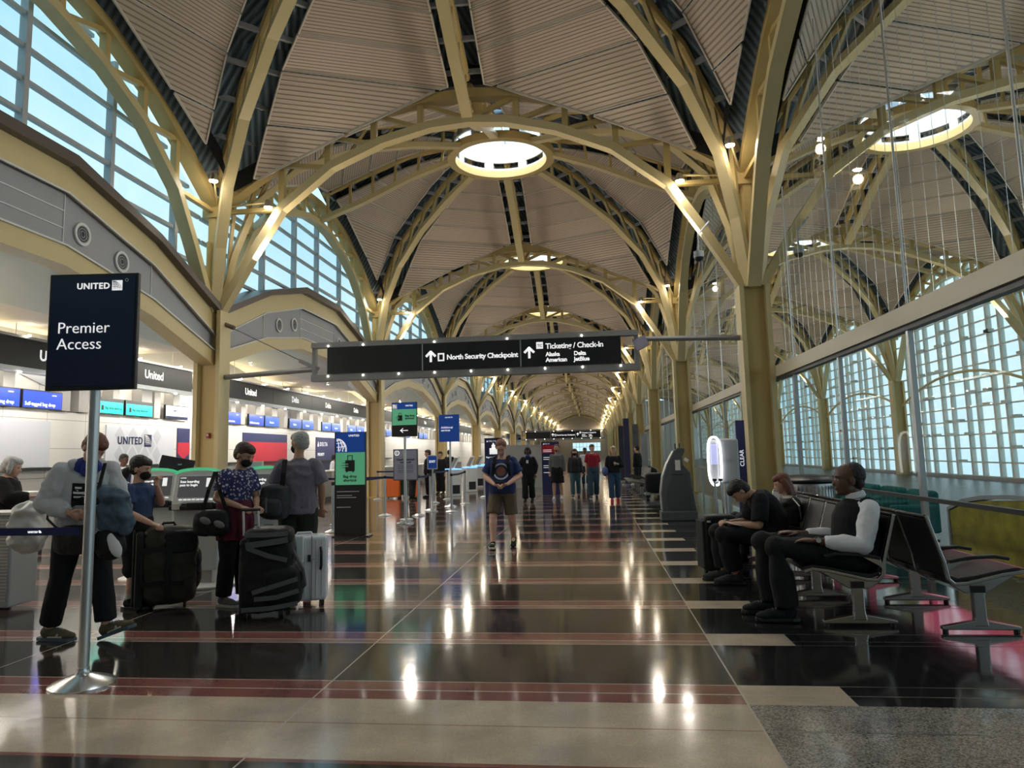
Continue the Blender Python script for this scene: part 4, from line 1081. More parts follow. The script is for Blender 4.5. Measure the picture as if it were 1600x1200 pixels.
            for q in (.05,.07,.09): lc.tube([g0+T_*q+L_*.022+U_*(.074-q*.12), g0+T_*(q+.004)+U_*(.082-q*.12), g0+T_*q-L_*.022+U_*(.074-q*.12)], .004*ss, 6)
            obj('laces', lc, m2, sh_)
            if len(shoe) > 2 and shoe[2]:
                ac = MB(); ac.tube([g0+T_*.09+L_*.045+U_*.03, g0+T_*.10+U_*.068, g0+T_*.09-L_*.045+U_*.03], .010, 8); ac.tube([g0+T_*.03+L_*.045+U_*.02, g0+T_*.13+L_*.047+U_*.025], .008, 8); ac.tube([g0+T_*.03-L_*.045+U_*.02, g0+T_*.13-L_*.047+U_*.025], .008, 8); obj('stripe', ac, shoe[2], sh_)
            if len(shoe) > 3 and shoe[3]: sc = MB(); sc.tube([an+upv*.01, an.lerp(J['kn'+s_], .22)], [.041,.043], 14); obj('sock', sc, shoe[3], t, True)
    def HP(x, y, z): return hc+hm@V((x*hs, y*hs, z*hs))
    if hair:
        m, style = hair; b = MB(); Bh = lambda p, sc: b.ball(HP(*p), 1, tuple(q*hs for q in sc), 18, 12, M=hm)
        if style not in ('bald', 'recede'):
            Bh((0,-.026,.046), (.083,.094,.083)); Bh((0,-.045,.0), (.078,.072,.070))
            if style != 'buzz': Bh((0,.010,.075), (.070,.082,.050))
        if style == 'long':
            for x in (-.062,.062): b.tube([HP(x,-.02,.05),HP(x*1.2,-.035,-.05),HP(x*1.2,-.04,-.14),HP(x*1.1,-.03,-.24)], [.04,.042,.040,.022], 12)
            Bh((0,-.065,-.06), (.078,.055,.12)); Bh((0,-.075,-.17), (.07,.045,.10))
        if style == 'bob':
            for x in (-.066,.066): b.tube([HP(x,-.005,.05),HP(x*1.2,0,-.03),HP(x*1.15,.005,-.09)], [.028,.032,.02], 10)
            b.tube([HP(0,-.07,.02),HP(0,-.075,-.08)], [.07,.06], 12)
        if style == 'short': Bh((0,-.060,-.035), (.060,.045,.040))
        if style == 'recede': Bh((0,-.048,.036), (.083,.078,.086)); Bh((0,-.06,-.02), (.074,.05,.05))
        if style == 'bald':
            for x in (-1, 1): Bh((x*.068,-.035,.008), (.018,.055,.045))
            Bh((0,-.078,.002), (.066,.034,.055))
        if style == 'pony':
            Bh((0,-.03,.055), (.088,.100,.086)); b.tube([HP(0,-.10,.0),HP(0,-.16,-.06),HP(0,-.17,-.16),HP(0,-.13,-.24)], [.035,.05,.05,.025], 12)
        if style == 'updo': Bh((0,-.05,.10), (.05,.05,.04))
        R.hair = remesh(b, .007 if voxel < .012 else .011, 'hair', m, 1, .005, 38, t, 1)
        if style in ('buzz',): pass
    if face: face_bits(hc, hm, hs, t, brow=hair[0] if hair else None)
    if mask:
        b = MB(); b.ball(HP(0,.052,-.044), 1, (.063*hs,.055*hs,.056*hs), 18, 12, M=hm); mo = remesh(b, .007, 'face_mask', mask, 2, parent=t)
        l = MB()
        for x in (-1, 1): l.tube([HP(x*.055,.05,-.03),HP(x*.078,.0,-.0),HP(x*.080,-.015,.012)], .0022, 6); l.tube([HP(x*.055,.04,-.07),HP(x*.078,-.005,-.03)], .0022, 6)
        obj('ear_loop', l, mask, mo)
    return R
def decal(R, part, cen, right, up, shape, m, name='print', off=.004):
    """lay a small flat figure onto a garment by ray casting; shape = list of polygons in the (right, up) plane"""
    o = part; me = o.data; bvh = BVHTree.FromPolygons([v.co for v in me.vertices], [p.vertices[:] for p in me.polygons])
    right, up = V(right).normalized(), V(up).normalized(); nrm = right.cross(up); cen = V(cen); mb = MB()
    for poly in shape:
        vs = []
        for u, w in poly:
            p = cen+right*u+up*w+nrm*.35; h, n_, i_, d_ = bvh.ray_cast(p, -nrm)
            vs.append(tuple((h if h is not None else p-nrm*.35)+nrm*off))
        mb.add(vs, [tuple(range(len(vs)))])
    return obj(name, mb, m, o)
def disc(r0, r1, n=24, cx=0, cy=0, a0=0, a1=360):
    out = []
    for i in range(n):
        a, b = RAD(a0+(a1-a0)*i/n), RAD(a0+(a1-a0)*(i+1)/n)
        out.append([(cx+r0*cos(a),cy+r0*sin(a)),(cx+r1*cos(a),cy+r1*sin(a)),(cx+r1*cos(b),cy+r1*sin(b)),(cx+r0*cos(b),cy+r0*sin(b))])
    return out
def rects(x0, y0, x1, y1, nx=6, ny=5):
    return [[(x0+(x1-x0)*i/nx,y0+(y1-y0)*j/ny),(x0+(x1-x0)*(i+1)/nx,y0+(y1-y0)*j/ny),(x0+(x1-x0)*(i+1)/nx,y0+(y1-y0)*(j+1)/ny),(x0+(x1-x0)*i/nx,y0+(y1-y0)*(j+1)/ny)] for i in range(nx) for j in range(ny)]
def stand(h=1.70, **k):
    """upright pose with overrides; all in metres for a 1.70 m body, then scaled"""
    J = dict(pelvis=(0,0,.92), waist=(0,0,1.06), chest=(0,.0,1.24), neck=(0,-.01,1.42), head=(0,.015,1.585), shL=(-.158,-.01,1.345), shR=(.158,-.01,1.345),
             elL=(-.20,-.02,1.08), elR=(.20,-.02,1.08), wrL=(-.215,.05,.85), wrR=(.215,.05,.85), hipL=(-.085,0,.88), hipR=(.085,0,.88),
             knL=(-.095,.01,.49), knR=(.095,.01,.49), anL=(-.10,-.02,.085), anR=(.10,-.02,.085))
    toes = {q: k.pop(q) for q in ('toeL','toeR') if q in k}
    J.update(k); s = h/1.70; J = {a: V(b)*s for a, b in J.items()}
    for a in ('anL','anR'):
        if J[a].z < .1*s: J[a].z = .083
    J.update({a: V(b) for a, b in toes.items()}); return J
def cloth(name, col, rough=.85, n=.12, sc=14): return mat(name, col, rough, noise_amt=n, nscale=sc, bump=.15, spec=.3)
SK_L = mat('fair_skin', (.62,.36,.27), .5, noise_amt=.05, nscale=20); SK_M = mat('tan_skin', (.50,.29,.19), .5, noise_amt=.05, nscale=20)
SK_D = mat('dark_skin', (.115,.052,.032), .45, noise_amt=.08, nscale=20); SK_B = mat('brown_skin', (.17,.085,.055), .45, noise_amt=.08, nscale=20)
C_BLK = cloth('black_cloth', (.010,.010,.012)); C_DK = cloth('charcoal_cloth', (.030,.030,.034)); C_GRY = cloth('heather_grey_fleece', (.50,.52,.55), n=.05)
C_WHT = cloth('white_shirt_cloth', (.78,.78,.82), n=.03); H_BLK = mat('black_hair', (.010,.009,.009), .5, bump=.5, nscale=60); H_BRN = mat('dark_brown_hair', (.045,.024,.015), .5, bump=.5, nscale=60)
H_RED = mat('auburn_hair', (.14,.040,.020), .5, bump=.5, nscale=60); H_GRY = mat('silver_hair', (.42,.42,.41), .5, bump=.5, nscale=60, noise_amt=.35); H_BLD = mat('blond_hair', (.50,.38,.22), .5, bump=.5, nscale=60)
DENIM = cloth('blue_denim', (.035,.075,.14)); LDENIM = cloth('pale_denim', (.13,.21,.30), n=.25); RUBW = mat('pale_rubber', (.5,.5,.48), .6)

# --- woman in the grey hoodie, walking right past the nearest pole
C_TROU = cloth('black_trouser_cloth', (.008,.008,.011))
J = stand(1.86, pelvis=(0,0,.90), waist=(0,.02,1.04), chest=(0,.06,1.21), neck=(0,.12,1.38), head=(-.03,.20,1.505), shL=(-.17,.09,1.33), shR=(.17,.09,1.33),
          elL=(-.25,.10,1.08), elR=(.27,.04,1.09), wrL=(-.05,.28,1.00), wrR=(.13,.24,1.02), knL=(-.13,.14,.50), anL=(-.175,.165,.10), knR=(.13,-.03,.49), anR=(.175,-.18,.09), toeL=(-.66,.66,.32), toeR=(-.7,.7,-.03))
W1 = person('person in a pale grey hooded sweatshirt and black trousers walking right, looking down at hands', (-4.50,6.12,0), RAD(-135), SK_L, J, (18,42,-8), girth=1.10, ss=1.3,
            top=(C_GRY, 1.92, .031, 'hoodie', .25, .012), bottom=(C_TROU, .86, .022), shoe=(cloth('olive_brown_mesh', (.10,.085,.05)), mat('slate_rubber', (.08,.12,.16), .6), mat('shoe_trim', (.35,.33,.28), .6)),
            hair=(H_RED, 'short'), hands=((.9,(.9,.5,-.2),(0,.6,-.8)),(.9,(-.7,.4,-.5),(0,.6,-.8))), voxel=.008)
b = MB(); hp = W1.J['neck']; b.lathe([(.085,-.05),(.110,-.02),(.10,.025),(.075,.045)], hp+V((0,.035,-.005)), 18, M=HM(0,30,0)); b.ball(hp+V((0,.12,-.05)), 1, (.07,.04,.06)); remesh(b, .01, 'bandana', cloth('royal_blue_print', (.02,.035,.22), n=.5, sc=40), 2, .006, 20, W1.t)
b = MB(); b.ball(hp+V((0,-.085,-.035)), 1, (.15,.075,.11), M=HM(0,35,0)); b.ball(hp+V((.10,-.01,.0)), .055); b.ball(hp+V((-.10,-.01,.0)), .055); remesh(b, .012, 'hood', C_GRY, 2, .008, 14, W1.t)
ch = W1.J['chest']; rt, upv = V((1,0,0)), V((0,.35,1))
decal(W1, W1.top, ch+V((.02,0,-.01)), (-1,0,0), upv, rects(-.10,-.10,.10,.09), C_BLK, 'printed_picture')
decal(W1, W1.top, ch+V((.02,0,-.01)), (-1,0,0), upv, rects(-.09,.0,-.008,.02)+rects(.008,-.01,.09,.01)+rects(-.085,-.035,.0,-.02)+rects(.02,-.05,.085,-.03)+rects(-.004,-.085,.004,.08,2,6)+rects(-.08,.045,-.03,.06)+rects(.03,.035,.08,.055), C_WHT, 'printed_detail', .006)
# --- child or small woman in the blue T-shirt
J = stand(1.56, chest=(0,.01,1.24), head=(0,.03,1.575), neck=(0,-.005,1.42), elR=(.22,.04,1.09), wrR=(.20,.33,.96), elL=(-.20,.17,1.17), wrL=(-.04,.21,1.38), knR=(.09,.02,.48), anR=(.10,-.0,.09), anL=(-.09,-.06,.09))
W2 = person('person in a blue T-shirt with black ponytail and mask, hand raised to the face', (-4.88,7.50,0), RAD(-92), SK_L, J, (4,12,0), girth=.98,
            top=(cloth('dusty_blue_cotton', (.035,.065,.15)), .62, .018, 'shirt', .2), bottom=(C_BLK, .22, .03, 'shorts'), shoe=(C_BLK, BLACK, None, mat('white_sock', (.6,.6,.6), .8)),
            hair=(H_BLK, 'pony'), hands=((1.2,(.3,.15,.9),(0,-.9,.3)),(1.4,(0,1,-.25),(0,.2,1))), mask=C_BLK, voxel=.008)
# --- woman in the patterned shirt holding the suitcase handle
PAT = cloth('purple_white_floral_cotton', (.22,.21,.34), n=.0)
nt = PAT.node_tree; vz = nt.nodes.new('ShaderNodeTexVoronoi'); vz.inputs['Scale'].default_value = 34; rr = nt.nodes.new('ShaderNodeValToRGB'); rr.color_ramp.elements[0].position = .30; rr.color_ramp.elements[0].color = (.58,.58,.68,1); rr.color_ramp.elements[1].position = .42; rr.color_ramp.elements[1].color = (.045,.045,.14,1)
tcn = nt.nodes.new('ShaderNodeTexCoord'); nt.links.new(tcn.outputs['Object'], vz.inputs['Vector']); nt.links.new(vz.outputs['Distance'], rr.inputs[0]); nt.links.new(rr.outputs[0], nt.nodes['Principled BSDF'].inputs['Base Color'])
J = stand(1.71, chest=(0,.04,1.24), neck=(0,.06,1.415), head=(0,.125,1.56), shL=(-.165,.04,1.36), shR=(.165,.04,1.36), elR=(.23,-.02,1.12), wrR=(.13,.22,1.03), elL=(-.2,.10,1.10), wrL=(-.05,.26,1.02), anL=(-.1,.05,.09), anR=(.1,-.04,.09))
W3 = person('person with short brown hair and black mask in patterned shirt, maroon sweater round the waist', (-3.84,7.62,0), RAD(-110), SK_M, J, (8,28,0), girth=1.0,
            top=(PAT, .72, .020, 'shirt', .1), bottom=(C_BLK, .93, .022), shoe=(cloth('grey_mesh', (.16,.16,.18)), RUBW), hair=(H_BRN, 'short'), hands=((1.5,(.3,.9,-.3),(0,.3,1)),(1.5,(-.3,.9,-.3),(0,.3,1))), mask=C_BLK, bust=1., voxel=.008)
b = MB(); p_ = W3.J['pelvis']; loft(b, [p_+V((0,0,-.24)),p_+V((0,0,-.05)),p_+V((0,0,.13)),p_+V((0,0,.19))], [.19,.205,.19,.165], [.15,.16,.15,.13], (1,0,0)); limb(b, [p_+V((.05,.16,.12)),p_+V((.08,.20,-.02)),p_+V((.06,.19,-.22))], [.04,.05,.035]); limb(b, [p_+V((-.02,.16,.12)),p_+V((0,.21,-.02)),p_+V((-.03,.2,-.18))], [.04,.045,.03])
remesh(b, .012, 'tied_sweater', cloth('maroon_knit', (.13,.022,.045)), 2, .014, 12, W3.t, .5)
# --- grey-haired man seen from behind
J = stand(1.82, neck=(0,.0,1.42), head=(0,.03,1.58), elL=(-.26,.03,1.12), wrL=(-.20,.24,1.05), elR=(.24,.02,1.11), wrR=(.22,.14,.89))
W4 = person('silver-haired person seen from behind in a loose mauve T-shirt and dark trousers', (-3.32,8.08,0), RAD(12), SK_M, J, (52,10,0), girth=1.12,
            top=(cloth('mauve_grey_cotton', (.19,.17,.215)), .80, .032, 'shirt', .35, .012), bottom=(cloth('dark_olive_cloth', (.022,.025,.020)), .93, .028), shoe=(C_DK, BLACK), hair=(H_GRY, 'short'), voxel=.009, mask=C_BLK)
# --- man walking toward the camera with a phone
NAVT = cloth('navy_cotton', (.018,.032,.105))
J = stand(1.76, pelvis=(0,0,.92), neck=(0,.03,1.425), head=(0,.095,1.565), elL=(-.28,.0,1.12), elR=(.28,.0,1.12), wrL=(-.10,.24,.995), wrR=(.10,.24,.995), knR=(.145,.12,.51), anR=(.14,.24,.09), knL=(-.135,.02,.49), anL=(-.14,-.20,.13), hipL=(-.10,0,.88), hipR=(.10,0,.88), toeL=(0,.9,-.4), toeR=(0,1,.15))
W5 = person('person in a navy T-shirt and brown shorts walking toward the camera, looking at a phone', (-1.50,12.2,0), RAD(180), SK_L, J, (0,38,0), girth=1.24, belly=.035,
            top=(NAVT, .80, .022, 'shirt', .35), bottom=(cloth('khaki_brown_cloth', (.125,.098,.07)), -.06, .012, 'shorts'), shoe=(C_BLK, mat('pale_rubber', (0,0,0)), mat('lime_trim', (.50,.62,.06), .5, emit=(.5,.62,.06), es=.15)),
            hair=(mat('sandy_red_hair', (.19,.075,.045), .6, bump=.4, nscale=60), 'buzz'), hands=((1.0,(.75,.5,.0),(0,-.5,.8)),(1.0,(-.75,.5,.0),(0,-.5,.8))), voxel=.0085)
ch = W5.J['chest']; c_ = ch+V((0,0,-.045))
decal(W5, W5.top, c_, (-1,0,0), (0,0,1), disc(0,.075,20), cloth('rust_print', (.20,.085,.05), n=.3), 'round_print')
decal(W5, W5.top, c_, (-1,0,0), (0,0,1), sum([disc(.108,.135,1,a0=a,a1=a+7) for a in list(range(15,170,11))+list(range(205,340,11))], []), C_WHT, 'lettering', .005)
b = MB()
for x in (-1, 1): b.strip([(x*.105,-.14,1.30),(x*.11,-.06,1.49),(x*.105,.08,1.47),(x*.115,.165,1.36),(x*.14,.15,1.16)], .05, .02, up=(0,1,0))
obj('backpack_strap', b, C_BLK, W5.t); b = MB(); b.ball((0,-.24,1.22), 1, (.17,.10,.24)); remesh(b, .014, 'backpack', C_BLK, 1, parent=W5.t)
b = MB(); b.ball((0,.150,1.505), 1, (.040,.018,.032), M=HM(0,38,0)); 
tag(obj('phone', MB().box((-1.50,11.80,1.065), (.15,.075,.012), Matrix.Rotation(RAD(-25),3,'X')), BLACK, None, bevel=.004), 'black phone held in both hands by the walking man', 'phone')
b = MB(); b.ball(W5.J['head']+W5.hm@V((0,.045,-.072)), 1, (.049,.046,.040), M=W5.hm); remesh(b, .007, 'beard', mat('sandy_beard', (.17,.09,.06), .8, bump=.5, nscale=80), 1, .003, 50, W5.t)

# --- seated: man in the waistcoat
def seated(sc=1., **k):
    J = dict(pelvis=(0,0,.54), waist=(0,-.035,.66), chest=(0,-.05,.82), neck=(0,-.035,.965), head=(0,.01,1.115), shL=(-.175,-.04,.91), shR=(.175,-.04,.91), elL=(-.22,.03,.64), elR=(.22,.03,.64),
             wrL=(-.17,.36,.655), wrR=(.12,.38,.66), hipL=(-.09,.04,.52), hipR=(.09,.04,.52), knL=(-.12,.62,.60), knR=(.13,.66,.60), anL=(-.12,.60,.10), anR=(.13,.62,.10))
    J.update(k); return {a: V(b) for a, b in J.items()}
J = seated(waist=(0,.03,.67), chest=(0,.02,.83), head=(0,.065,1.135), neck=(0,.0,.98), anL=(-.14,.64,.09), anR=(.16,.70,.09), elL=(-.25,.05,.63), wrL=(-.20,.40,.655), wrR=(.15,.46,.68), elR=(.24,.05,.64), knL=(-.13,.70,.60), knR=(.15,.76,.61))
W6 = person('seated person in black waistcoat and white shirt, hands on knees, nearest on the bench', (2.34,7.02,0), RAD(88), SK_D, J, (5,2,0), girth=1.12, belly=.03,
            top=(C_WHT, 1.80, .018, 'shirt', .0, .008), bottom=(C_BLK, .93, .028), sk=1.25, hs=1.2, ss=1.32, shoe=(C_BLK, BLACK), hair=(mat('greying_black_hair', (.02,.02,.02), .6, bump=.4, nscale=80), 'recede'),
            hands=((.35,(.25,1,.05),(0,-.1,1)),(.35,(-.1,1,.12),(0,-.1,1))), voxel=.0075)
b = MB(); j = W6.J; loft(b, [j['pelvis']+V((0,0,-.04)), j['waist'], j['chest'], j['chest'].lerp(j['neck'],.55), j['neck']+V((0,0,-.01))], [.225,.215,.218,.190,.098], [.190,.185,.175,.150,.092], (1,0,0))
for q in (-1, 1): b.ball((q*.125,-.045,.925), .072)
W6v = remesh(b, .009, 'waistcoat', C_BLK, 2, .005, 8, W6.t)
b = MB(); b.lathe([(.066,-.015),(.082,.0),(.078,.03),(.066,.045)], j['neck']+V((0,.005,.015)), 22, M=HM(0,14,0), ring=True); obj('collar', b, C_WHT, W6.t, True)
b = MB(); b.prism([(-.02,0),(.02,0),(.035,-.2),(0,-.25),(-.035,-.2)], j['neck']+V((0,.10,-.02)), (1,0,0), (0,.12,1), (0,.012,0)); obj('tie', b, cloth('dark_red_tie', (.06,.008,.012)), W6.t)
b = MB(); d_ = (j['wrL']-j['elL']).normalized(); b.tube([j['wrL']-d_*.028, j['wrL']+d_*.0], .037, 16); w_ = obj('watch', b, BLACK, W6.t, True); b = MB(); b.tube([j['wrL']+V((-.036,-.012,.01)), j['wrL']+V((-.044,-.012,.012))], .021, 16); obj('watch_face', b, CHROME, w_)
for a_ in ('anL','anR'): b = MB(); b.tube([j[a_]+V((0,0,.0)), j[a_]+V((0,0,.09))], .042, 14); obj('sock', b, cloth('grey_sock', (.14,.13,.13)), W6.t, True)
# --- seated: man in the black T-shirt bent over a phone
J = seated(waist=(0,.0,.68), chest=(0,.08,.83), neck=(0,.20,.955), head=(0,.335,.975), shL=(-.18,.16,.90), shR=(.18,.16,.90), elL=(-.24,.20,.63), elR=(.24,.22,.63), wrL=(-.11,.43,.64), wrR=(.11,.44,.64), knL=(-.14,.56,.53), knR=(.13,.58,.53), anL=(-.13,.44,.09), anR=(.14,.52,.09))
W7 = person('seated person in a black T-shirt bent far forward over a phone, beside the black suitcase', (2.02,8.85,0), RAD(90), mat('tan_skin', (0,0,0)), J, (0,58,0), girth=1.04, ss=1.25,
            top=(C_BLK, .85, .030, 'shirt', .1, .008), bottom=(C_BLK, .84, .035), shoe=(cloth('grey_black_mesh', (.035,.037,.04)), BLACK), hair=(H_BLK, 'short'), hands=((.8,(.4,.8,.1),(0,-.2,1)),(.8,(-.4,.8,.1),(0,-.2,1))), voxel=.0085)
decal(W7, W7.top, W7.J['chest']+V((0,-.02,.03)), (1,0,0), (0,.62,.78), rects(-.05,.02,.05,.04)+rects(-.02,-.03,.06,-.01)+rects(-.06,.06,.02,.075)+rects(.0,-.09,.05,-.07), mat('cream_print', (.55,.52,.42), .7), 'back_print')
tag(obj('phone', MB().box((1.52,8.85,.70), (.08,.15,.01), Matrix.Rotation(RAD(20),3,'Y')), BLACK, None, bevel=.004), 'black phone held by the bent-over seated man', 'phone')
tag(obj('paper_sheet', MB().box((1.56,8.74,.672), (.13,.20,.004), Matrix.Rotation(RAD(12),3,'Y')), C_WHT, None), 'white paper on the knee of the bent-over seated man', 'paper')
# --- seated: woman with auburn hair
J = seated(head=(0,.05,1.04), neck=(0,.0,.90), chest=(0,-.02,.77), waist=(0,-.02,.64), shL=(-.15,-.01,.85), shR=(.15,-.01,.85))
W8 = person('seated person with long auburn hair beyond the bent-over man', (2.52,10.2,0), RAD(86), SK_L, J, (0,18,0), girth=.95, top=(C_BLK, 1.9, .02, 'jacket'), bottom=(C_DK, .92, .02), shoe=(C_BLK, BLACK), hair=(mat('auburn_hair', (0,0,0)), 'long'), voxel=.011)

# --- walkers farther down the hall
def walk(h, ph=.16, **k):
    a = dict(knR=(.10,.10,.50), anR=(.10,ph,.09), knL=(-.10,.02,.49), anL=(-.10,-ph,.11), toeL=(0,.95,-.3)); a.update(k); return stand(h, **a)
p9 = person('person in black uniform with lanyard badge walking, right of the man with the phone', (-2.05,23.4,0), RAD(178), SK_D, walk(1.70, .10, elL=(-.25,-.02,1.12), elR=(.27,.02,1.14), wrR=(.26,.12,.98)), (0,4,0), girth=1.08, top=(C_BLK, 1.9, .02, 'jacket', .4), bottom=(C_BLK, .93, .03), shoe=(C_BLK, BLACK), hair=(H_BLK, 'bob'), voxel=.014)
obj('badge', MB().box((-.0,.19,1.26), (.07,.006,.10)), C_WHT, p9.t); obj('neck_scarf', MB().ball((0,.08,1.42), 1, (.07,.05,.06)), cloth('blue_scarf', (.02,.04,.2)), p9.t, True)
p10 = person('person in a grey jacket and black shorts walking beside the red header totem', (-1.18,24.4,0), RAD(176), SK_M, walk(1.78), (0,3,0), girth=1.10, top=(cloth('stone_grey_cloth', (.13,.13,.125)), 1.9, .02, 'jacket', .5), bottom=(C_BLK, -.05, .03, 'shorts'), shoe=(cloth('pale_grey_mesh', (.4,.4,.42)), RUBW), hair=(H_BRN, 'buzz'), voxel=.014)
b = MB(); b.ball(p10.J['head']+V((0,.05,-.075)), 1, (.05,.045,.04)); remesh(b, .012, 'beard', H_BRN, 1, parent=p10.t)
p11 = person('person with long dark red hair, dark jacket and teal jeans, in the walking group', (-.62,25.4,0), RAD(180), SK_L, walk(1.62, .12), (0,0,0), girth=1.0, top=(C_DK, 1.9, .025, 'jacket', .2), bottom=(cloth('teal_denim', (.06,.13,.15)), .93, .015), shoe=(C_DK, RUBW), hair=(mat('wine_hair', (.09,.022,.02), .5), 'long'), voxel=.014, mask=C_BLK)
p12 = person('person in a red T-shirt and dark jeans, third of the walking group', (-.02,24.7,0), RAD(184), SK_L, walk(1.76), (14,0,0), girth=1.12, top=(cloth('red_cotton', (.30,.018,.030)), .8, .016, 'shirt', .4), bottom=(cloth('slate_denim', (.04,.07,.10)), .93, .025), shoe=(C_DK, RUBW), hair=(H_BRN, 'short'), voxel=.014)
p13 = person('person with blond hair, black top, blue jeans and red shoes, rightmost walker', (.62,22.9,0), RAD(182), SK_L, walk(1.66, .12, elL=(-.24,.0,1.12), wrL=(-.06,.22,1.18)), (0,4,0), girth=1.08, top=(C_BLK, 1.6, .025, 'jacket', .1), bottom=(cloth('blue_denim', (0,0,0)), .93, .022), shoe=(cloth('red_mesh', (.5,.03,.05)), mat('red_sole', (.5,.05,.07), .5)), hair=(mat('blond_hair', (0,0,0)), 'long'), voxel=.014)
b = MB(); b.ball((.27,.05,.92), 1, (.10,.16,.15)); tg = remesh(b, .015, 'handbag', cloth('blue_print_bag', (.10,.13,.30), n=.5), 1, parent=p13.t); tg
p14 = person('distant person in a pale top just behind the walking group', (-.36,33.5,0), RAD(180), SK_B, walk(1.70, .1), (0,0,0), top=(C_WHT, .8, .02, 'shirt', .2), bottom=(C_DK, .93, .02), shoe=(C_BLK, BLACK), hair=(H_BLK, 'short'), voxel=.018, face=False)
p15 = person('person with silver hair and black jacket at the left edge, arm on the counter', (-7.55,8.8,0), RAD(-70), SK_L, stand(1.64, head=(0,.06,1.55), elR=(.24,.12,1.15), wrR=(.18,.36,1.16)), (0,16,0), girth=1.12, top=(C_BLK, 1.92, .035, 'jacket', .6), bottom=(C_BLK, .93, .02), shoe=(C_BLK, BLACK), hair=(H_GRY, 'bob'), voxel=.012)
p16 = person('check-in agent in a dark waistcoat and white shirt behind the first counter', (-10.35,15.3,0), RAD(-110), SK_D, stand(1.72, elR=(.22,.05,1.12), wrR=(.16,.25,1.10), head=(0,.05,1.56)), (0,22,0), top=(C_WHT, 1.9, .02, 'shirt'), bottom=(C_BLK, .93, .02), shoe=(C_BLK, BLACK), hair=(mat('black_hair', (0,0,0)), 'buzz'), voxel=.012)
b = MB(); j = p16.J; loft(b, [j['pelvis'], j['waist'], j['chest'], j['chest'].lerp(j['neck'],.6)], [.19,.175,.195,.14], [.15,.14,.15,.12], (1,0,0)); remesh(b, .012, 'waistcoat', NAVT, 2, parent=p16.t)
def bystander(lab, x, y, rz, h, topm, botm, hairm, st='short', sk=SK_M, **k):
    return person(lab, (x,y,0), RAD(rz), sk, stand(h, **k), (0,5,0), girth=1.08, top=(topm, 1.9, .03, 'jacket', .3), bottom=(botm, .93, .025), shoe=(C_BLK, BLACK), hair=(hairm, st), voxel=.018, face=False)
bystander('check-in agent with black hair behind the counter left of the totem', -10.4, 29.0, -100, 1.66, C_WHT, C_BLK, H_BLK, 'bob')
bystander('left of the two dark figures beyond the grey notice board', -6.35, 25.6, -60, 1.68, C_BLK, C_BLK, H_BLK, 'long')
bystander('right of the two dark figures beyond the grey notice board', -6.0, 26.6, 110, 1.72, C_BLK, C_BLK, H_BRN)
bystander('dark figure standing behind the EXIT frame', -6.0, 28.8, 170, 1.66, C_BLK, C_BLK, H_BLK)
bystander('dark figure left of the white self-service kiosks', -6.5, 33.2, -20, 1.74, C_BLK, C_BLK, H_BLK)
bystander('person in black and white at the far right glass wall', 1.75, 30.0, 60, 1.72, C_BLK, C_DK, H_BLK)
bystander('person in teal trousers standing behind the grey notice board', -6.95, 26.6, 180, 1.7, C_DK, cloth('teal_cloth', (.05,.12,.11)), H_BRN)
# ------------------------------------------------------------------ benches of beam seats
LEATH = mat('black_leather', (.006,.006,.0065), .42, noise_amt=.2, nscale=30, bump=.1)
CAST = mat('polished_cast_aluminium', (.55,.53,.53), .25, metal=1.)
def seat_side(mb, th=.035):
    """cast side frame in the x-z plane facing -x; x = 0 at the leg"""
    pr = [(-.43,.455),(-.36,.475),(-.22,.455),(-.05,.415),(.08,.385),(.17,.380),(.215,.42),(.235,.55),(.285,.72),(.345,.93)]
    mb.strip([V((a,0,z)) for a, z in pr], th, .028, side=(0,1,0))
    mb.prism([(-.30,.455),(-.05,.41),(.17,.375),(.235,.44),(.20,.37),(.10,.31),(-.07,.31)], (0,-th*.3,0), (1,0,0), (0,0,1), (0,th*.6,0))
def make_seat(label, group):
    t = thing('beam_seat', label, 'seat', (0,0,0), 0, group)
    W_ = .56
    pan = [(-.43,.470),(-.34,.487),(-.20,.465),(-.03,.428),(.12,.405),(.20,.43)]
    s_ = MB()
    for i in range(len(pan)-1): pass
    s_.strip([V((a,0,z)) for a, z in pan], W_, .035, side=(0,1,0)); obj('seat_pad', s_, LEATH, t, bevel=.008)
    b = MB(); b.strip([V((.195,0,.44)),V((.23,0,.56)),V((.28,0,.72)),V((.335,0,.905))], W_, .03, side=(0,1,0)); obj('backrest', b, LEATH, t, bevel=.008)
    b = MB(); b.tube([(.335,-W_/2,.915),(.335,W_/2,.915)], .018, 8); obj('top_rail', b, LEATH, t, True)
    for s in (-1, 1):
        f = MB(); seat_side(f); o = obj('side_frame', f, CAST, t, bevel=.006); o.location = (0, s*(W_/2+.012), 0)
    a = MB(); a.strip([V((.20,0,.56)),V((.05,0,.585)),V((-.15,0,.60)),V((-.26,0,.585))], .055, .028, side=(0,1,0)); o = obj('armrest', a, BLACK, t, bevel=.008); o.location = (0, -W_/2-.012, 0)
    a = MB(); a.prism([(.20,.57),(.05,.575),(.19,.50),(.24,.44)], (0,-W_/2-.022,0), (1,0,0), (0,0,1), (0,.02,0)); obj('arm_bracket', a, CAST, t)
    return t
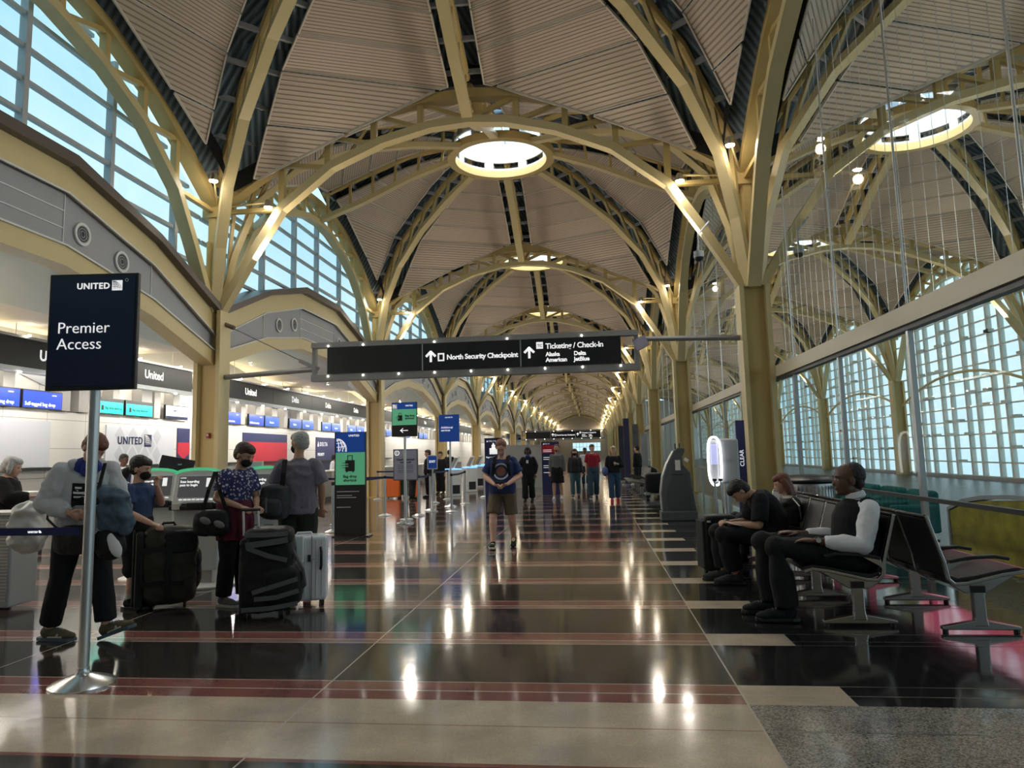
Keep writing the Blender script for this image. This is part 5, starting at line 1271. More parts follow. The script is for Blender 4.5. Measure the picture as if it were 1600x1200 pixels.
def make_leg(label, group):
    t = thing('bench_leg', label, 'leg', (0,0,0), 0, group)
    f = MB(); f.prism([(-.06,.05),(-.045,.12),(-.045,.31),(.045,.31),(.045,.12),(.06,.05)], (0,-.03,0), (1,0,0), (0,0,1), (0,.06,0))
    obj('pedestal', f, CAST, t, bevel=.008)
    f = MB(); f.prism([(-.30,.02),(-.30,.05),(-.06,.095),(.06,.095),(.30,.05),(.30,.02)], (0,-.028,0), (1,0,0), (0,0,1), (0,.056,0)); obj('foot_bar', f, CAST, t, bevel=.008)
    for s in (-1, 1): obj('foot', MB().cyl((s*.28,0,0), .022, .022, 12), BLACK, t)
    return t
s0 = None; l0 = None
def bench(x, y0, n, flip, who, every=2, lab_side=''):
    """row of n seats running along +y from y0; flip = faces +x. One welded bench: beam, seats and legs"""
    t = thing('beam_bench', who, 'bench', (x, y0, 0), pi if flip else 0)
    return t
def build_bench(x, y0, n, flip, label, step=.60, rz=None):
    root = thing('beam_bench', label, 'bench', (x, y0, 0), 0, None)
    if rz is not None: root.rotation_euler = (0,0,rz)
    sg = -1 if flip else 1
    W_ = step-.05
    Mx = Matrix.Scale(sg, 4, (1,0,0))
    def put(name, mb, m, y, bevel=0., par=None):
        mm = MB(); mm.join(mb, Mx); o = obj(name, mm, m, par or root, bevel=bevel); o.location = (0, y, 0); return o
    for i in range(n):
        y = (i+.5)*step
        s_ = MB(); s_.strip([V((a,0,z)) for a, z in [(-.43,.470),(-.34,.487),(-.20,.465),(-.03,.428),(.12,.405),(.20,.43)]], W_, .035, side=(0,1,0)); put('seat', s_, LEATH, y, .008)
        b = MB(); b.strip([V((.195,0,.44)),V((.23,0,.56)),V((.28,0,.72)),V((.335,0,.905))], W_, .028, side=(0,1,0)); b.tube([(.337,-W_/2,.92),(.337,W_/2,.92)], .017, 8); put('backrest', b, LEATH, y, .006)
    for i in range(n+1):
        y = i*step; f = MB(); seat_side(f); fo = put('side_frame', f, CAST, y, .006)
        a = MB(); a.strip([V((.20,0,.56)),V((.05,0,.59)),V((-.15,0,.60)),V((-.26,0,.58))], .055, .028, side=(0,1,0)); ao = put('armrest', a, BLACK, y, .008)
        a = MB(); a.prism([(.20,.575),(.05,.58),(.19,.50),(.24,.44)], (0,-.011,0), (1,0,0), (0,0,1), (0,.022,0)); mm = MB(); mm.join(a, Mx); obj('arm_bracket', mm, CAST, ao)
    b = MB(); b.box2((-.05,-.03,.315), (.05,n*step+.03,.37)); put('beam', b, BLACK, 0)
    for q in range(0, n+1, 2):
        y = q*step
        f = MB(); f.prism([(-.06,.05),(-.045,.12),(-.045,.32),(.045,.32),(.045,.12),(.06,.05)], (0,-.03,0), (1,0,0), (0,0,1), (0,.06,0))
        f.prism([(-.30,.022),(-.30,.05),(-.06,.095),(.06,.095),(.30,.05),(.30,.022)], (0,-.028,0), (1,0,0), (0,0,1), (0,.056,0)); lg = put('leg', f, CAST, y, .008)
        for s in (-1, 1): obj('foot', MB().cyl((s*.27,0,0), .022, .024, 12), BLACK, lg)
    return root
build_bench(2.20, 6.76, 7, False, 'long black beam bench with cast legs, nearest, facing the walkway')
build_bench(3.06, 6.55, 7, True, 'black beam bench with cast legs lit pink, facing the glass partition, backing the nearest bench')
build_bench(1.60, 25.6, 6, False, 'distant black beam bench at the right edge of the walkway')
build_bench(2.46, 25.6, 6, True, 'distant beam bench backing onto another, near the glass')

# ------------------------------------------------------------------ luggage
def soft_box(mb, x0, x1, y0, y1, z0, z1, bulge=.03, n=10, e=.35):
    """bulging soft box: superellipsoid"""
    c = V(((x0+x1)/2,(y0+y1)/2,(z0+z1)/2)); r = V(((x1-x0)/2,(y1-y0)/2,(z1-z0)/2)); vs = []; fs = []; nu, nv = 28, 16
    f = lambda w, q: math.copysign(abs(w)**q, w)
    for i in range(nv+1):
        p = -pi/2+pi*i/nv
        for j in range(nu):
            a = 2*pi*j/nu; vs.append((c.x+r.x*f(cos(p), e)*f(cos(a), e), c.y+r.y*f(cos(p), e)*f(sin(a), e), c.z+r.z*f(sin(p), e)))
    for i in range(nv):
        for j in range(nu): fs.append((i*nu+j, i*nu+(j+1)%nu, (i+1)*nu+(j+1)%nu, (i+1)*nu+j))
    mb.add(vs, fs); return mb
def wheel(t, x, y, r=.045, w=.03):
    b = MB(); b.tube([(x-w/2,y,r),(x+w/2,y,r)], r, 16); o = obj('wheel', b, BLACK, t, True); return o
OLIVE = cloth('dark_olive_nylon', (.045,.040,.030), .6); BKN = cloth('black_nylon', (.012,.012,.013), .55); GRN = cloth('grey_nylon_panel', (.11,.11,.12), .6)
t = thing('wheeled_duffel', 'large dark olive wheeled duffel bag standing upright beside the blue shirted person', 'suitcase', (-4.58,7.50,0), RAD(34))
b = MB(); soft_box(b, -.20,.34,-.20,.20,.04,.84); remesh(b, .014, 'body', OLIVE, 3, .014, 7, t)
obj('back_frame', MB().box2((-.26,-.19,.03), (-.18,.19,.80)), BKN, t, bevel=.03)
obj('rail', MB().tube([(-.275,-.10,.05),(-.275,-.10,.82)], .012, 8), DARKM, t); obj('rail', MB().tube([(-.275,.10,.05),(-.275,.10,.82)], .012, 8), DARKM, t)
b = MB(); soft_box(b, .12,.385,-.17,.17,.15,.62, e=.6); remesh(b, .016, 'front_pocket', BKN, 2, .012, 9, t)
b = MB(); soft_box(b, .0,.33,-.215,-.15,.56,.80, e=.5); remesh(b, .014, 'top_pocket', BKN, 2, .008, 9, t)
for z in (.28,.62): b = MB(); b.strip([(-.22,-.215,z),(.0,-.225,z),(.2,-.215,z-.02)], .006, .045, up=(0,0,1)); obj('strap', b, BKN, t)
b = MB(); b.strip([(.06,-.225,.68),(.05,-.235,.40),(.06,-.225,.12)], .05, .01, up=(0,1,0)); obj('strap', b, BKN, t)
b = MB(); b.tube([(-.02,-.05,.83),(.0,-.05,.875),(.10,-.05,.875),(.12,-.05,.83)], .014, 8); obj('handle', b, BKN, t)
for s in (-.14,.14): w_ = wheel(t, -.22, s, .05)
wheel(t, .22, -.12, .03)
t = thing('wheeled_backpack', 'tall black and grey wheeled backpack with raised silver handle', 'suitcase', (-3.22,7.12,0), RAD(16))
b = MB(); soft_box(b, -.27,.25,-.17,.17,.05,.80, e=.4); b.box((-.1,0,.40),(.30,.30,.7)); remesh(b, .014, 'body', BKN, 3, .012, 7, t)
b = MB(); soft_box(b, -.05,.33,-.215,.12,.10,.50, e=.5); remesh(b, .014, 'front_pocket', BKN, 3, .010, 8, t)
b = MB(); soft_box(b, -.22,.24,-.20,.16,.66,.86, e=.55); remesh(b, .014, 'top_lid', BKN, 3, .008, 8, t)
for pts in ([(-.20,-.225,.80),(.02,-.215,.795),(.20,-.19,.80)], [(-.19,-.215,.70),(.0,-.225,.72),(.20,-.20,.74)], [(-.18,-.215,.68),(.02,-.235,.60),(.20,-.225,.55)], [(-.12,-.235,.26),(.10,-.25,.32),(.30,-.22,.37)], [(-.10,-.235,.20),(.10,-.25,.21),(.31,-.22,.26)], [(-.22,-.215,.10),(.05,-.235,.11),(.30,-.21,.14)]):
    b = MB(); b.strip(pts, .012, .042 if pts[0][2] != .70 else .055, up=(0,0,1)); obj('grey_band', b, GRN, t)
b = MB(); b.tube([(.24,-.10,.62),(.34,-.14,.45),(.36,-.12,.30),(.28,-.08,.2)], .018, 8); obj('shoulder_strap', b, GRN, t)
for x in (-.24,-.10): obj('handle_tube', MB().tube([(x,-.02,.78),(x-.01,-.02,1.03)], .011, 8), WHITEP, t)
obj('handle_grip', MB().tube([(-.27,-.02,1.03),(-.09,-.02,1.03)], .016, 8), BLACK, t)
wheel(t, -.20, -.10, .04); wheel(t, .14, -.10, .04)
t = thing('hard_suitcase', 'white ribbed hard-shell suitcase standing upright behind the grey-haired person', 'suitcase', (-3.05,7.62,0), RAD(24))
SIL = mat('white_polycarbonate', (.74,.77,.82), .28)
b = MB(); b.box2((-.22,-.15,.06), (.22,.15,.72)); obj('shell', b, SIL, t, bevel=.04, seg=4)
for q in range(7): obj('rib', MB().box2((-.20+.02,-.158,.10), (-.20+.032,-.148,.68)) if 0 else MB().box2((-.19+q*.058,-.156,.10), (-.175+q*.058,-.146,.68)), SIL, t, bevel=.003)
for q in range(4): obj('rib', MB().box2((.215,-.11+q*.065,.10), (.226,-.095+q*.065,.68)), SIL, t, bevel=.003)
obj('front_compartment', MB().box2((-.222,-.185,.45), (-.02,-.14,.735)), SIL, t, bevel=.02, seg=3)
obj('zip_seam', MB().box2((.055,-.1575,.07), (.063,-.15,.72)), mat('seam_grey', (.2,.2,.22), .5), t)
b = MB(); b.tube([(.15,-.155,.60),(.155,-.185,.56),(.155,-.185,.42),(.15,-.155,.38)], .014, 8); obj('side_handle', b, BLACK, t, True)
obj('lock', MB().box2((.02,-.170,.46), (.05,-.150,.53)), BLACK, t); obj('lock', MB().box2((.05,-.165,.485), (.09,-.150,.50)), CHROME, t)
b = MB(); b.tube([(-.10,0,.71),(-.08,0,.745),(.06,0,.745),(.08,0,.71)], .010, 8); obj('top_handle', b, SIL, t)
for x in (-.17,.17):
    for y in (-.11,.11): w_ = wheel(t, x, y, .028, .035); obj('wheel_fork', MB().box2((x-.02,y-.015,.03), (x+.02,y+.015,.075)), BLACK, t)
t = thing('upright_suitcase', 'black fabric suitcase with raised double-tube handle beside the bent-over seated person', 'suitcase', (1.50,9.45,0), RAD(10))
b = MB(); soft_box(b, -.22,.20,-.15,.15,.05,.72, e=.22); remesh(b, .014, 'body', BKN, 2, .004, 6, t)
obj('front_pocket', MB().box2((-.10,-.185,.10), (.19,-.13,.62)), BKN, t, bevel=.03, seg=3); obj('side_panel', MB().box2((-.245,-.13,.09), (-.20,.13,.66)), cloth('charcoal_nylon', (.03,.031,.034)), t, bevel=.015)
for x in (.04,.115): obj('handle_tube', MB().tube([(x,.1,.68),(x-.02,.1,1.13)], .013, 8), ALU, t); obj('handle_cap', MB().box2((x-.04,.08,1.12),(x,.12,1.15)), BLACK, t)
obj('tag', MB().box2((-.19,-.17,.64), (-.15,-.155,.66)), WHITEP, t)
for x in (-.15,.15): wheel(t, x, -.10, .03); wheel(t, x, .10, .03)
ORG = mat('orange_polycarbonate', (.78,.16,.02), .3)
for x, y, w_, lab in ((-7.26,26.5,.50,'left of the two orange hard suitcases behind the notice board'),(-6.42,26.3,.34,'right of the two orange hard suitcases behind the notice board')):
    t = thing('hard_suitcase', lab, 'suitcase', (x,y,0), 0, 'orange suitcases')
    obj('shell', MB().box2((-w_/2,-.14,.05), (w_/2,.14,.76)), ORG, t, bevel=.04, seg=3)
    for q in range(4): obj('rib', MB().box2((-w_/2+.06+q*(w_-.1)/4,-.147,.1), (-w_/2+.075+q*(w_-.1)/4,-.138,.7)), ORG, t)
    for s in (-1, 1): wheel(t, s*w_*.35, -.1, .03)

# ------------------------------------------------------------------ bags people carry
t = thing('crossbody_bag', 'black camera bag hanging at the hip of the person in the patterned shirt', 'bag', (-3.93,7.36,.88), RAD(10))
b = MB(); soft_box(b, -.20,.16,-.09,.08,-.13,.13, e=.5); remesh(b, .012, 'body', BKN, 2, .01, 8, t)
for x, z in ((-.06,.03),(.08,-.01)): obj('grey_patch', MB().ball((x,-.10,z), 1, (.06,.02,.035), M=HM(0,0,25)), cloth('mid_grey_nylon', (.20,.20,.20)), t, True)
obj('strap', MB().strip([(-.12,.0,.12),(-.06,-.02,.34),(-.02,.05,.52),(.05,.20,.53)], .012, .035, up=(1,0,0)).strip([(.12,.0,.12),(.05,-.02,.34),(-.01,.05,.52)], .012, .035, up=(1,0,0)), BKN, t)
t = thing('daypack', 'dark grey rucksack hanging from the left shoulder of the silver-haired person', 'bag', (-3.50,7.84,1.07), RAD(0))
b = MB(); soft_box(b, -.15,.17,-.10,.11,-.20,.17, e=.55); remesh(b, .012, 'body', cloth('storm_grey_nylon', (.055,.055,.062)), 2, .016, 8, t)
b = MB(); soft_box(b, -.10,.13,-.15,-.05,-.16,.02, e=.6); remesh(b, .012, 'front_pocket', cloth('storm_grey_nylon', (0,0,0)), 2, .01, 10, t)
obj('strap', MB().strip([(.10,-.03,.12),(.115,-.02,.30),(.10,.05,.44)], .012, .055, up=(1,0,0)), BKN, t)
obj('buckle_straps', MB().strip([(-.02,-.155,.04),(-.02,-.16,-.12)], .02, .006, up=(0,1,0)), cloth('mid_grey_nylon', (0,0,0)), t)
t = thing('backpack', 'black leather backpack with a padlock leaning on the bench beside the seated people', 'bag', (2.36,9.45,.46), RAD(0))
b = MB(); soft_box(b, -.15,.13,-.16,.16,.0,.47, e=.6); remesh(b, .012, 'body', mat('black_leather', (0,0,0)), 2, .014, 7, t)
obj('strap', MB().tube([(.0,-.15,.45),(.06,-.20,.36),(.08,-.19,.20)], .012, 8), CAST, t); obj('padlock', MB().box((.08,-.20,.14), (.05,.02,.06)), mat('brass', (.55,.33,.10), .3, metal=.9), t, bevel=.006)
PLB = mat('white_plastic_film', (.62,.62,.60), .35, bump=.3, nscale=12, noise_amt=.1)
t = thing('plastic_bag', 'crumpled white plastic bag hanging at the hip of the hooded person', 'bag', (-5.03,6.12,.98), 0)
b = MB(); soft_box(b, -.13,.14,-.11,.11,-.22,.20, e=.7); remesh(b, .011, 'body', PLB, 1, .035, 8, t); obj('dark_contents', MB().ball((.08,-.06,.12), 1, (.05,.03,.04)), cloth('camouflage_print', (.06,.055,.03), n=.6, sc=60), t, True)
t = thing('crossbody_bag', 'small black bag with strap held in front of the hooded person', 'bag', (-4.37,5.84,.90), 0)
b = MB(); soft_box(b, -.16,.14,-.06,.07,-.13,.10, e=.55); remesh(b, .012, 'body', BKN, 2, .012, 8, t)
obj('strap', MB().tube([(-.15,.0,.08),(-.27,.03,.16),(-.32,.10,.22)], .010, 8), BKN, t); obj('strap', MB().strip([(.10,.0,.09),(.16,.06,.36),(.12,.2,.62)], .010, .03, up=(1,0,0)), BKN, t)
t = thing('denim_jacket', 'blue denim jacket draped over the arm of the hooded person', 'jacket', (-4.11,5.98,1.10), 0)
b = MB(); soft_box(b, -.13,.14,-.09,.10,-.16,.16, e=.8); limb(b, [(-.08,-.02,.15),(.06,-.03,.10),(.13,.0,-.12)], [.07,.08,.05]); remesh(b, .010, 'cloth', cloth('washed_denim', (.085,.125,.175), n=.35), 1, .035, 8, t)
t = thing('shoe_bag', 'black and white padded bag hanging below the denim jacket', 'bag', (-4.12,5.96,.83), 0)
b = MB(); soft_box(b, -.12,.13,-.08,.08,-.12,.12, e=.8); remesh(b, .011, 'body', BKN, 2, .012, 8, t); obj('white_panel', MB().ball((.075,-.045,.0), 1, (.05,.05,.11), M=HM(0,0,-25)), C_WHT, t, True)
t = thing('daypack', 'small dark green rucksack on the back of the person in the blue T-shirt', 'bag', (-5.15,7.52,1.17), 0)
b = MB(); soft_box(b, -.08,.08,-.13,.13,-.18,.16, e=.55); remesh(b, .012, 'body', cloth('dark_green_nylon', (.015,.035,.022)), 2, .008, 8, t)

# ------------------------------------------------------------------ check-in kiosks
KW = mat('kiosk_white', (.78,.80,.79), .3); KG = mat('kiosk_green_rim', (.12,.62,.33), .3, emit=(.10,.62,.30), es=.35); KD = mat('kiosk_screen', (.03,.03,.032), .15, emit=(.035,.033,.032), es=1.)
KS = mat('kiosk_lower_grey', (.60,.65,.65), .35)
def kiosk(x, y, rz, label):
    t = thing('check_in_kiosk', label, 'kiosk', (x,y,0), rz, 'self-service kiosks with green rims')
    obj('foot_plate', MB().lathe([(.46,0),(.46,.02),(.40,.04),(.10,.05)], n=36, sy=.75), WHITEP, t, True)
    obj('plinth', MB().box2((-.20,-.10,.03), (.20,.22,.22)), ALU, t, bevel=.01)
    obj('cabinet', MB().box2((-.28,-.16,.20), (.28,.26,.94)), KS, t, bevel=.02)
    for a, z in ((-.16,.70),(.02,.70)): obj('slot', MB().box2((a,-.165,z), (a+.12,-.155,z+.008)), BLACK, t)
    obj('keyhole', MB().cyl((.0,-.162,.78), .012, .004, 10), BLACK, t)
    obj('shelf', MB().box2((-.30,-.24,.93), (.30,.24,.985)), BLACK, t, bevel=.01)
    obj('card_reader', MB().box2((-.25,-.26,.94), (-.16,-.20,1.01)), WHITEP, t); obj('scanner', MB().box2((-.06,-.29,.95), (.24,-.20,1.02)), BLACK, t, bevel=.01)
    sc = Matrix.Rotation(RAD(-16), 4, 'X'); 
    hd_ = MB(); prof = [(-.30,0),(.30,0),(.29,.36)]+[(.29*cos(RAD(a))*1.0, .36+.065*sin(RAD(a))) for a in range(20, 180, 20)]+[(-.29,.36)]
    hd_.prism(prof, (0,-.17,1.0), (1,0,0), (0,.22,.97), (0,.20,-.04)); ho = obj('head', hd_, KW, t, bevel=.015)
    rm = MB(); rm.strip([V((p[0]*1.01, -.17+.22*p[1]+.09, 1.0+.97*p[1]+.0)) for p in prof[2:]], .20, .022, side=(0,1,-.2)); obj('green_rim', rm, KG, t)
    def SP(u, w): return V((u, -.178+.22*w, 1.0+.97*w))
    s_ = MB(); s_.add([SP(-.23,.08),SP(.23,.08),SP(.23,.345),SP(-.23,.345)], [(0,1,2,3)]); obj('screen', s_, KD, t)
    tilt = math.atan2(.97,.22)
    text('Scan boarding\npass to begin', .042, WHITET, SP(-.215,.265)+V((0,-.004,0)), (tilt,0,0), t, bold=.001); text('UNITED', .02, WHITET, SP(-.215,.318)+V((0,-.004,0)), (tilt,0,0), t)
    ic = MB(); ic.add([SP(.11,.21),SP(.17,.21),SP(.17,.32),SP(.11,.32)], [(0,1,2,3)]); o = obj('pass_symbol', ic, WHITET, t); o.location = (0,-.003,0)
    for q in range(8): obj('button', MB().box(SP(-.19+q*.054,.055), (.035,.01,.012)), WHITET, t)
    obj('side_rail', MB().box2((.275,-.19,.98), (.285,.0,1.05)), ALU, t)
    return t
kiosk(-4.88, 8.80, RAD(6), 'white check-in kiosk with green rim between the two standing travellers')
kiosk(-4.16, 9.15, RAD(0), 'white check-in kiosk with green rim half hidden by the patterned shirt')
kiosk(-5.80, 9.35, RAD(8), 'white check-in kiosk with green rim behind the person in blue')
t = thing('computer_monitor', 'black monitor seen from behind, tilted, left of the middle kiosk', 'monitor', (-5.66,9.5,0), RAD(20))
obj('stand', MB().box2((-.03,.02,.0), (.03,.06,1.35)), BLACK, t); obj('base', MB().cyl((0,.04,0), .20, .02, 20), BLACK, t)
b = MB(); b.box((0,0,1.38), (.44,.05,.40), Matrix.Rotation(RAD(12),3,'Y') @ Matrix.Rotation(RAD(-15),3,'X')); obj('housing', b, BLACK, t, bevel=.01)
b = MB(); b.box((.07,-.04,1.48), (.05,.01,.02)); obj('badge', b, ALU, t)
t = thing('card_stand', 'small white framed card beside the middle kiosk', 'sign', (-4.52,9.5,0)); obj('frame', MB().box2((-.10,-.01,1.28), (.12,.01,1.50)), WHITEP, t); obj('face', MB().box2((-.085,-.013,1.30), (.105,-.009,1.485)), LIGHTP, t); obj('post', MB().cyl((0,0,0), .012, 1.28, 8), ALU, t); obj('base', MB().cyl((0,0,0), .12, .02, 16), ALU, t)
text('UNITED', .036, NAVY, (-.07,-.015,1.40), FRONT, t)
t = thing('waste_bin', 'silver louvred bin at the left edge behind the navy belt', 'bin', (-6.35,7.4,0))
obj('body', MB().box2((-.35,-.2,.05), (.26,.2,1.0)), mat('grey_bin', (.36,.38,.38), .4), t, bevel=.02)
for q in range(26): obj('slat', MB().box2((-.33,-.215,.12+q*.033), (.24,-.198,.135+q*.033)), ALU, t)
obj('top_plate', MB().box2((-.37,-.22,1.0), (.28,.22,1.03)), ALU, t)
# white airline kiosks farther away
def wkiosk(x, y, label):
    t = thing('check_in_kiosk', label, 'kiosk', (x,y,0), RAD(-58), 'white kiosks with angled screens')
    obj('cabinet', MB().box2((-.26,-.22,0), (.26,.22,1.0)), KW, t, bevel=.02); obj('light_strip', MB().box2((-.27,-.23,.98), (.27,.23,1.02)), mat('blue_light', (.1,.3,.9), .3, emit=(.15,.4,1), es=1.6), t)
    b = MB(); b.box((0,.05,1.23), (.40,.05,.50), Matrix.Rotation(RAD(-28),3,'X')); obj('screen_head', b, WHITEP, t); b = MB(); b.box((0,.02,1.235), (.34,.02,.40), Matrix.Rotation(RAD(-28),3,'X')); obj('screen', b, SBLACK, t)
    obj('bin_slot', MB().box2((.20,-.15,.1), (.268,.15,.42)), BLACK, t)
for q, (x, y) in enumerate(((-5.2,27.3),(-5.1,30.4),(-5.3,34.0),(-5.4,37.5))): wkiosk(x, y, f'white kiosk with angled screen, {ORD[q]} of the far row')
for q in range(-5,-3): pass
# grey curved terminal on the right
GK = mat('slate_grey_plastic', (.075,.085,.095), .45, noise_amt=.05, nscale=5)
t = thing('curved_kiosk', 'tall slate grey curved machine with white paper notices, right of the walkway', 'kiosk', (1.83,16.7,0))
sil = [(-.36,0),(.36,0),(.36,.20),(.29,.72),(.26,1.02),(.12,1.20),(.10,1.36),(.16,1.46),(.17,1.55),(.02,1.57),(-.06,1.50),(-.22,1.22),(-.32,.95),(-.37,.60),(-.36,.22)]
obj('body', MB().prism(sil, (0,-.22,0), (1,0,0), (0,0,1), (0,.44,0)), GK, t, bevel=.02)
obj('front_door', MB().prism([(-.26,.24),(.24,.24),(.24,.60),(.16,1.0),(-.10,1.0),(-.22,.80),(-.27,.55)], (0,-.235,0), (1,0,0), (0,0,1), (0,.02,0)), mat('slate_grey_door', (.058,.066,.074), .4), t)
obj('base_step', MB().box2((-.40,-.26,0), (.37,.26,.20)), GK, t, bevel=.02)
obj('edge_rim', MB().strip([V((a-.012,-.0,z)) for a, z in [(-.36,.22),(-.37,.60),(-.32,.95),(-.22,1.22),(-.06,1.50)]], .40, .012, side=(0,1,0)), ALU, t)
for x in (-.02,.07): obj('antenna', MB().box2((x-.012,-.05,1.52), (x+.012,-.02,1.66)), BLACK, t)
obj('paper_notice', MB().box2((-.06,-.245,1.08), (.05,-.236,1.30)), WHITEP, t); b = MB(); b.box((.185,-.225,1.30), (.10,.006,.07), Matrix.Rotation(RAD(35),3,'Y')); obj('paper_notice', b, WHITEP, t)
obj('slot', MB().box2((-.14,-.24,.98), (.10,-.234,.995)), BLACK, t)
# pod with a glowing loop and banner
t = thing('identity_pod', 'grey pod with a glowing white loop in front of the glass partition', 'kiosk', (2.22,13.5,0), RAD(0))
obj('shroud', MB().box2((-.02,-.12,.92), (.33,.30,1.70)), mat('pearl_grey', (.42,.43,.46), .35), t, bevel=.05, seg=3)
b = MB(); P_ = []
for a in range(0, 360, 15): P_.append(V((-.10+.11*math.copysign(abs(cos(RAD(a)))**.8, cos(RAD(a)))*1.0, -.15, 1.31+.42*math.copysign(abs(sin(RAD(a)))**.55, sin(RAD(a))))))
P_.append(P_[0]); b.tube(P_, .020, 8, cap=False); obj('light_loop', b, mat('loop_light', (1,1,1), .3, emit=(1,1,1), es=3.), t, True)
obj('back_shell', MB().box2((-.19,-.10,.93), (.0,.10,1.69)), mat('pearl_grey', (0,0,0)), t, bevel=.05, seg=3); obj('screen', MB().box2((-.16,-.12,1.25), (-.04,-.10,1.60)), mat('lilac_screen', (.3,.3,.5), .3, emit=(.30,.32,.50), es=.8), t, bevel=.01)
text('CLEAR', .065, mat('grey_print', (0,0,0)), (.04,-.125,1.30), FRONT, t); obj('post', MB().cyl((.10,.05,0), .05, .95, 12), ALU, t); obj('base', MB().cyl((.10,.05,0), .24, .025, 24), ALU, t)
t = thing('banner_stand', 'tall narrow navy and violet banner stand beside the glowing pod', 'banner', (2.62,13.7,0), RAD(-4))
obj('banner', MB().box2((-.05,-.07,.03), (.10,.07,2.02)), mat('violet_navy_print', (.05,.05,.16), .3, noise_amt=.3, nscale=3), t); text('CLEAR', .10, WHITET, (.06,-.075,1.20), (pi/2,-pi/2,0), t); obj('foot', MB().box2((-.12,-.15,0), (.16,.15,.03)), ALU, t)
# round ribbed bin
t = thing('round_bin', 'round ribbed steel bin with a wide black lid, beyond the benches', 'bin', (3.14,11.45,0))
BX = .36; b = MB(); b.cyl((0,0,.03), BX, .96, 40); obj('drum', b, ALU, t, True)
for q in range(40): a = 2*pi*q/40; obj('rib', MB().box((BX*cos(a),BX*sin(a),.5), (.015,.022,.92), Matrix.Rotation(a,3,'Z')), CHROME, t)
obj('lid', MB().lathe([(.40,.99),(.43,1.02),(.43,1.045),(.34,1.10),(.001,1.12)], n=40), BLACK, t, True); obj('base_ring', MB().cyl((0,0,0), .37, .04, 32), BLACK, t)
# beyond the glass
t = thing('mosaic_panel', 'low yellow green mosaic panel with arched top beyond the glass partition', 'panel', (4.75,8.0,0))
MOS = mat('yellow_mosaic', (.30,.25,.03), .35, noise_amt=.85, nscale=5)
obj('slab', MB().prism([(-1.5,0),(2.7,0),(2.7,.62),(2.3,.74),(1.8,.81),(1.2,.85),(.6,.86),(0,.85),(-.6,.80),(-1.5,.66)], (0,0,0), (0,1,0), (0,0,1), (.12,0,0)), MOS, t)
obj('rim', MB().strip([V((.06,a,z+.03)) for a, z in [(2.72,.02),(2.72,.62),(2.3,.75),(1.8,.82),(1.2,.86),(.6,.87),(0,.86),(-.6,.81),(-1.5,.67)]], .16, .05, side=(1,0,0)), GREYP, t)
TEAL = cloth('teal_upholstery', (.01,.12,.115), n=.1)
for q, y in enumerate((12.2,13.3,14.4)):
    t = thing('lounge_chair', f'teal lounge chair beyond the glass, {ORD[q]} from the camera', 'chair', (4.75,y,0), 0, 'teal lounge chairs beyond the glass')
    obj('seat', MB().box2((-.35,-.35,.2), (.35,.35,.45)), TEAL, t, bevel=.05, seg=3); obj('backrest', MB().box2((.2,-.38,.2), (.38,.38,.82)), TEAL, t, bevel=.06, seg=3)
    for s in (-1, 1): obj('armrest', MB().box2((-.35,s*.38-.06,.2), (.35,s*.38+.06,.62)), TEAL, t, bevel=.04)
    for a, c in ((-.28,-.28),(.28,-.28),(-.28,.28),(.28,.28)): obj('leg', MB().cyl((a,c,0), .02, .22, 8), ALU, t)
# ceiling cameras, alarm, far fittings
def dome_cam(x, y, z, label):
    t = thing('security_camera', label, 'camera', (x,y,z)); obj('housing', MB().cyl((0,0,0), .10, .12, 16), GREYP, t, True); obj('lens_dome', MB().ball((0,0,0), .095, (1,1,.9)), BLACK, t, True); obj('stem', MB().tube([(0,0,.1),(0,0,.45),(.25,.1,.75)], .018, 8), GREYP, t)
dome_cam(2.22, 14.5, 5.28, 'grey dome camera hanging left of the first right column'); dome_cam(4.15, 14.6, 5.28, 'grey dome camera behind the glass right of the first right column')
t = thing('alarm_box', 'small red alarm box on the first left column', 'alarm', (XL+.02, Y1-.10, 2.06)); obj('box', MB().box((0,-.02,0), (.07,.06,.11)), mat('alarm_red', (.25,.012,.012), .4), t, bevel=.006); obj('label_plate', MB().box((0,-.055,.01), (.035,.006,.05)), WHITEP, t)
for q, (x, y, h, c) in enumerate(((1.55,34.0,3.0,(.05,.05,.12)),(1.9,33.2,2.7,(.12,.12,.14)),(1.45,38.0,2.8,(.04,.04,.06)),(2.1,30.8,2.2,(.3,.32,.34)))):
    t = thing('banner_stand', f'{ORD[q]} tall dark display banner at the far right of the walkway', 'banner', (x,y,0)); obj('panel', MB().box2((-.13,-.05,.05), (.13,.05,h)), mat(f'far_print_{q}', c, .4, noise_amt=.4, nscale=4), t); obj('foot', MB().box2((-.28,-.2,0), (.28,.2,.05)), ALU, t)
t = thing('luggage_cart', 'luggage cart stacked with black bags left of the grey machine, far right', 'cart', (2.0,24.2,0)); obj('frame', MB().tube([(-.35,0,.15),(.35,0,.15),(.4,0,.95)], .02, 8), ALU, t); obj('deck', MB().box2((-.4,-.25,.12), (.4,.25,.17)), ALU, t)
for x in (-.3,.3): obj('wheel', MB().tube([(x,-.02,.06),(x,.02,.06)], .06, 12), BLACK, t)
tag(obj('duffel', remesh(soft_box(MB(), 1.62,2.38,23.98,24.42,.17,.85, e=.4), .03, 'duffel', BKN).data.copy() if 0 else soft_box(MB(), 1.62,2.32,23.98,24.42,.18,.82, e=.4), BKN, None, True), 'black duffel bag lying on the luggage cart', 'bag')
for q, (y, z) in enumerate(((24.0,3.0),)): pass
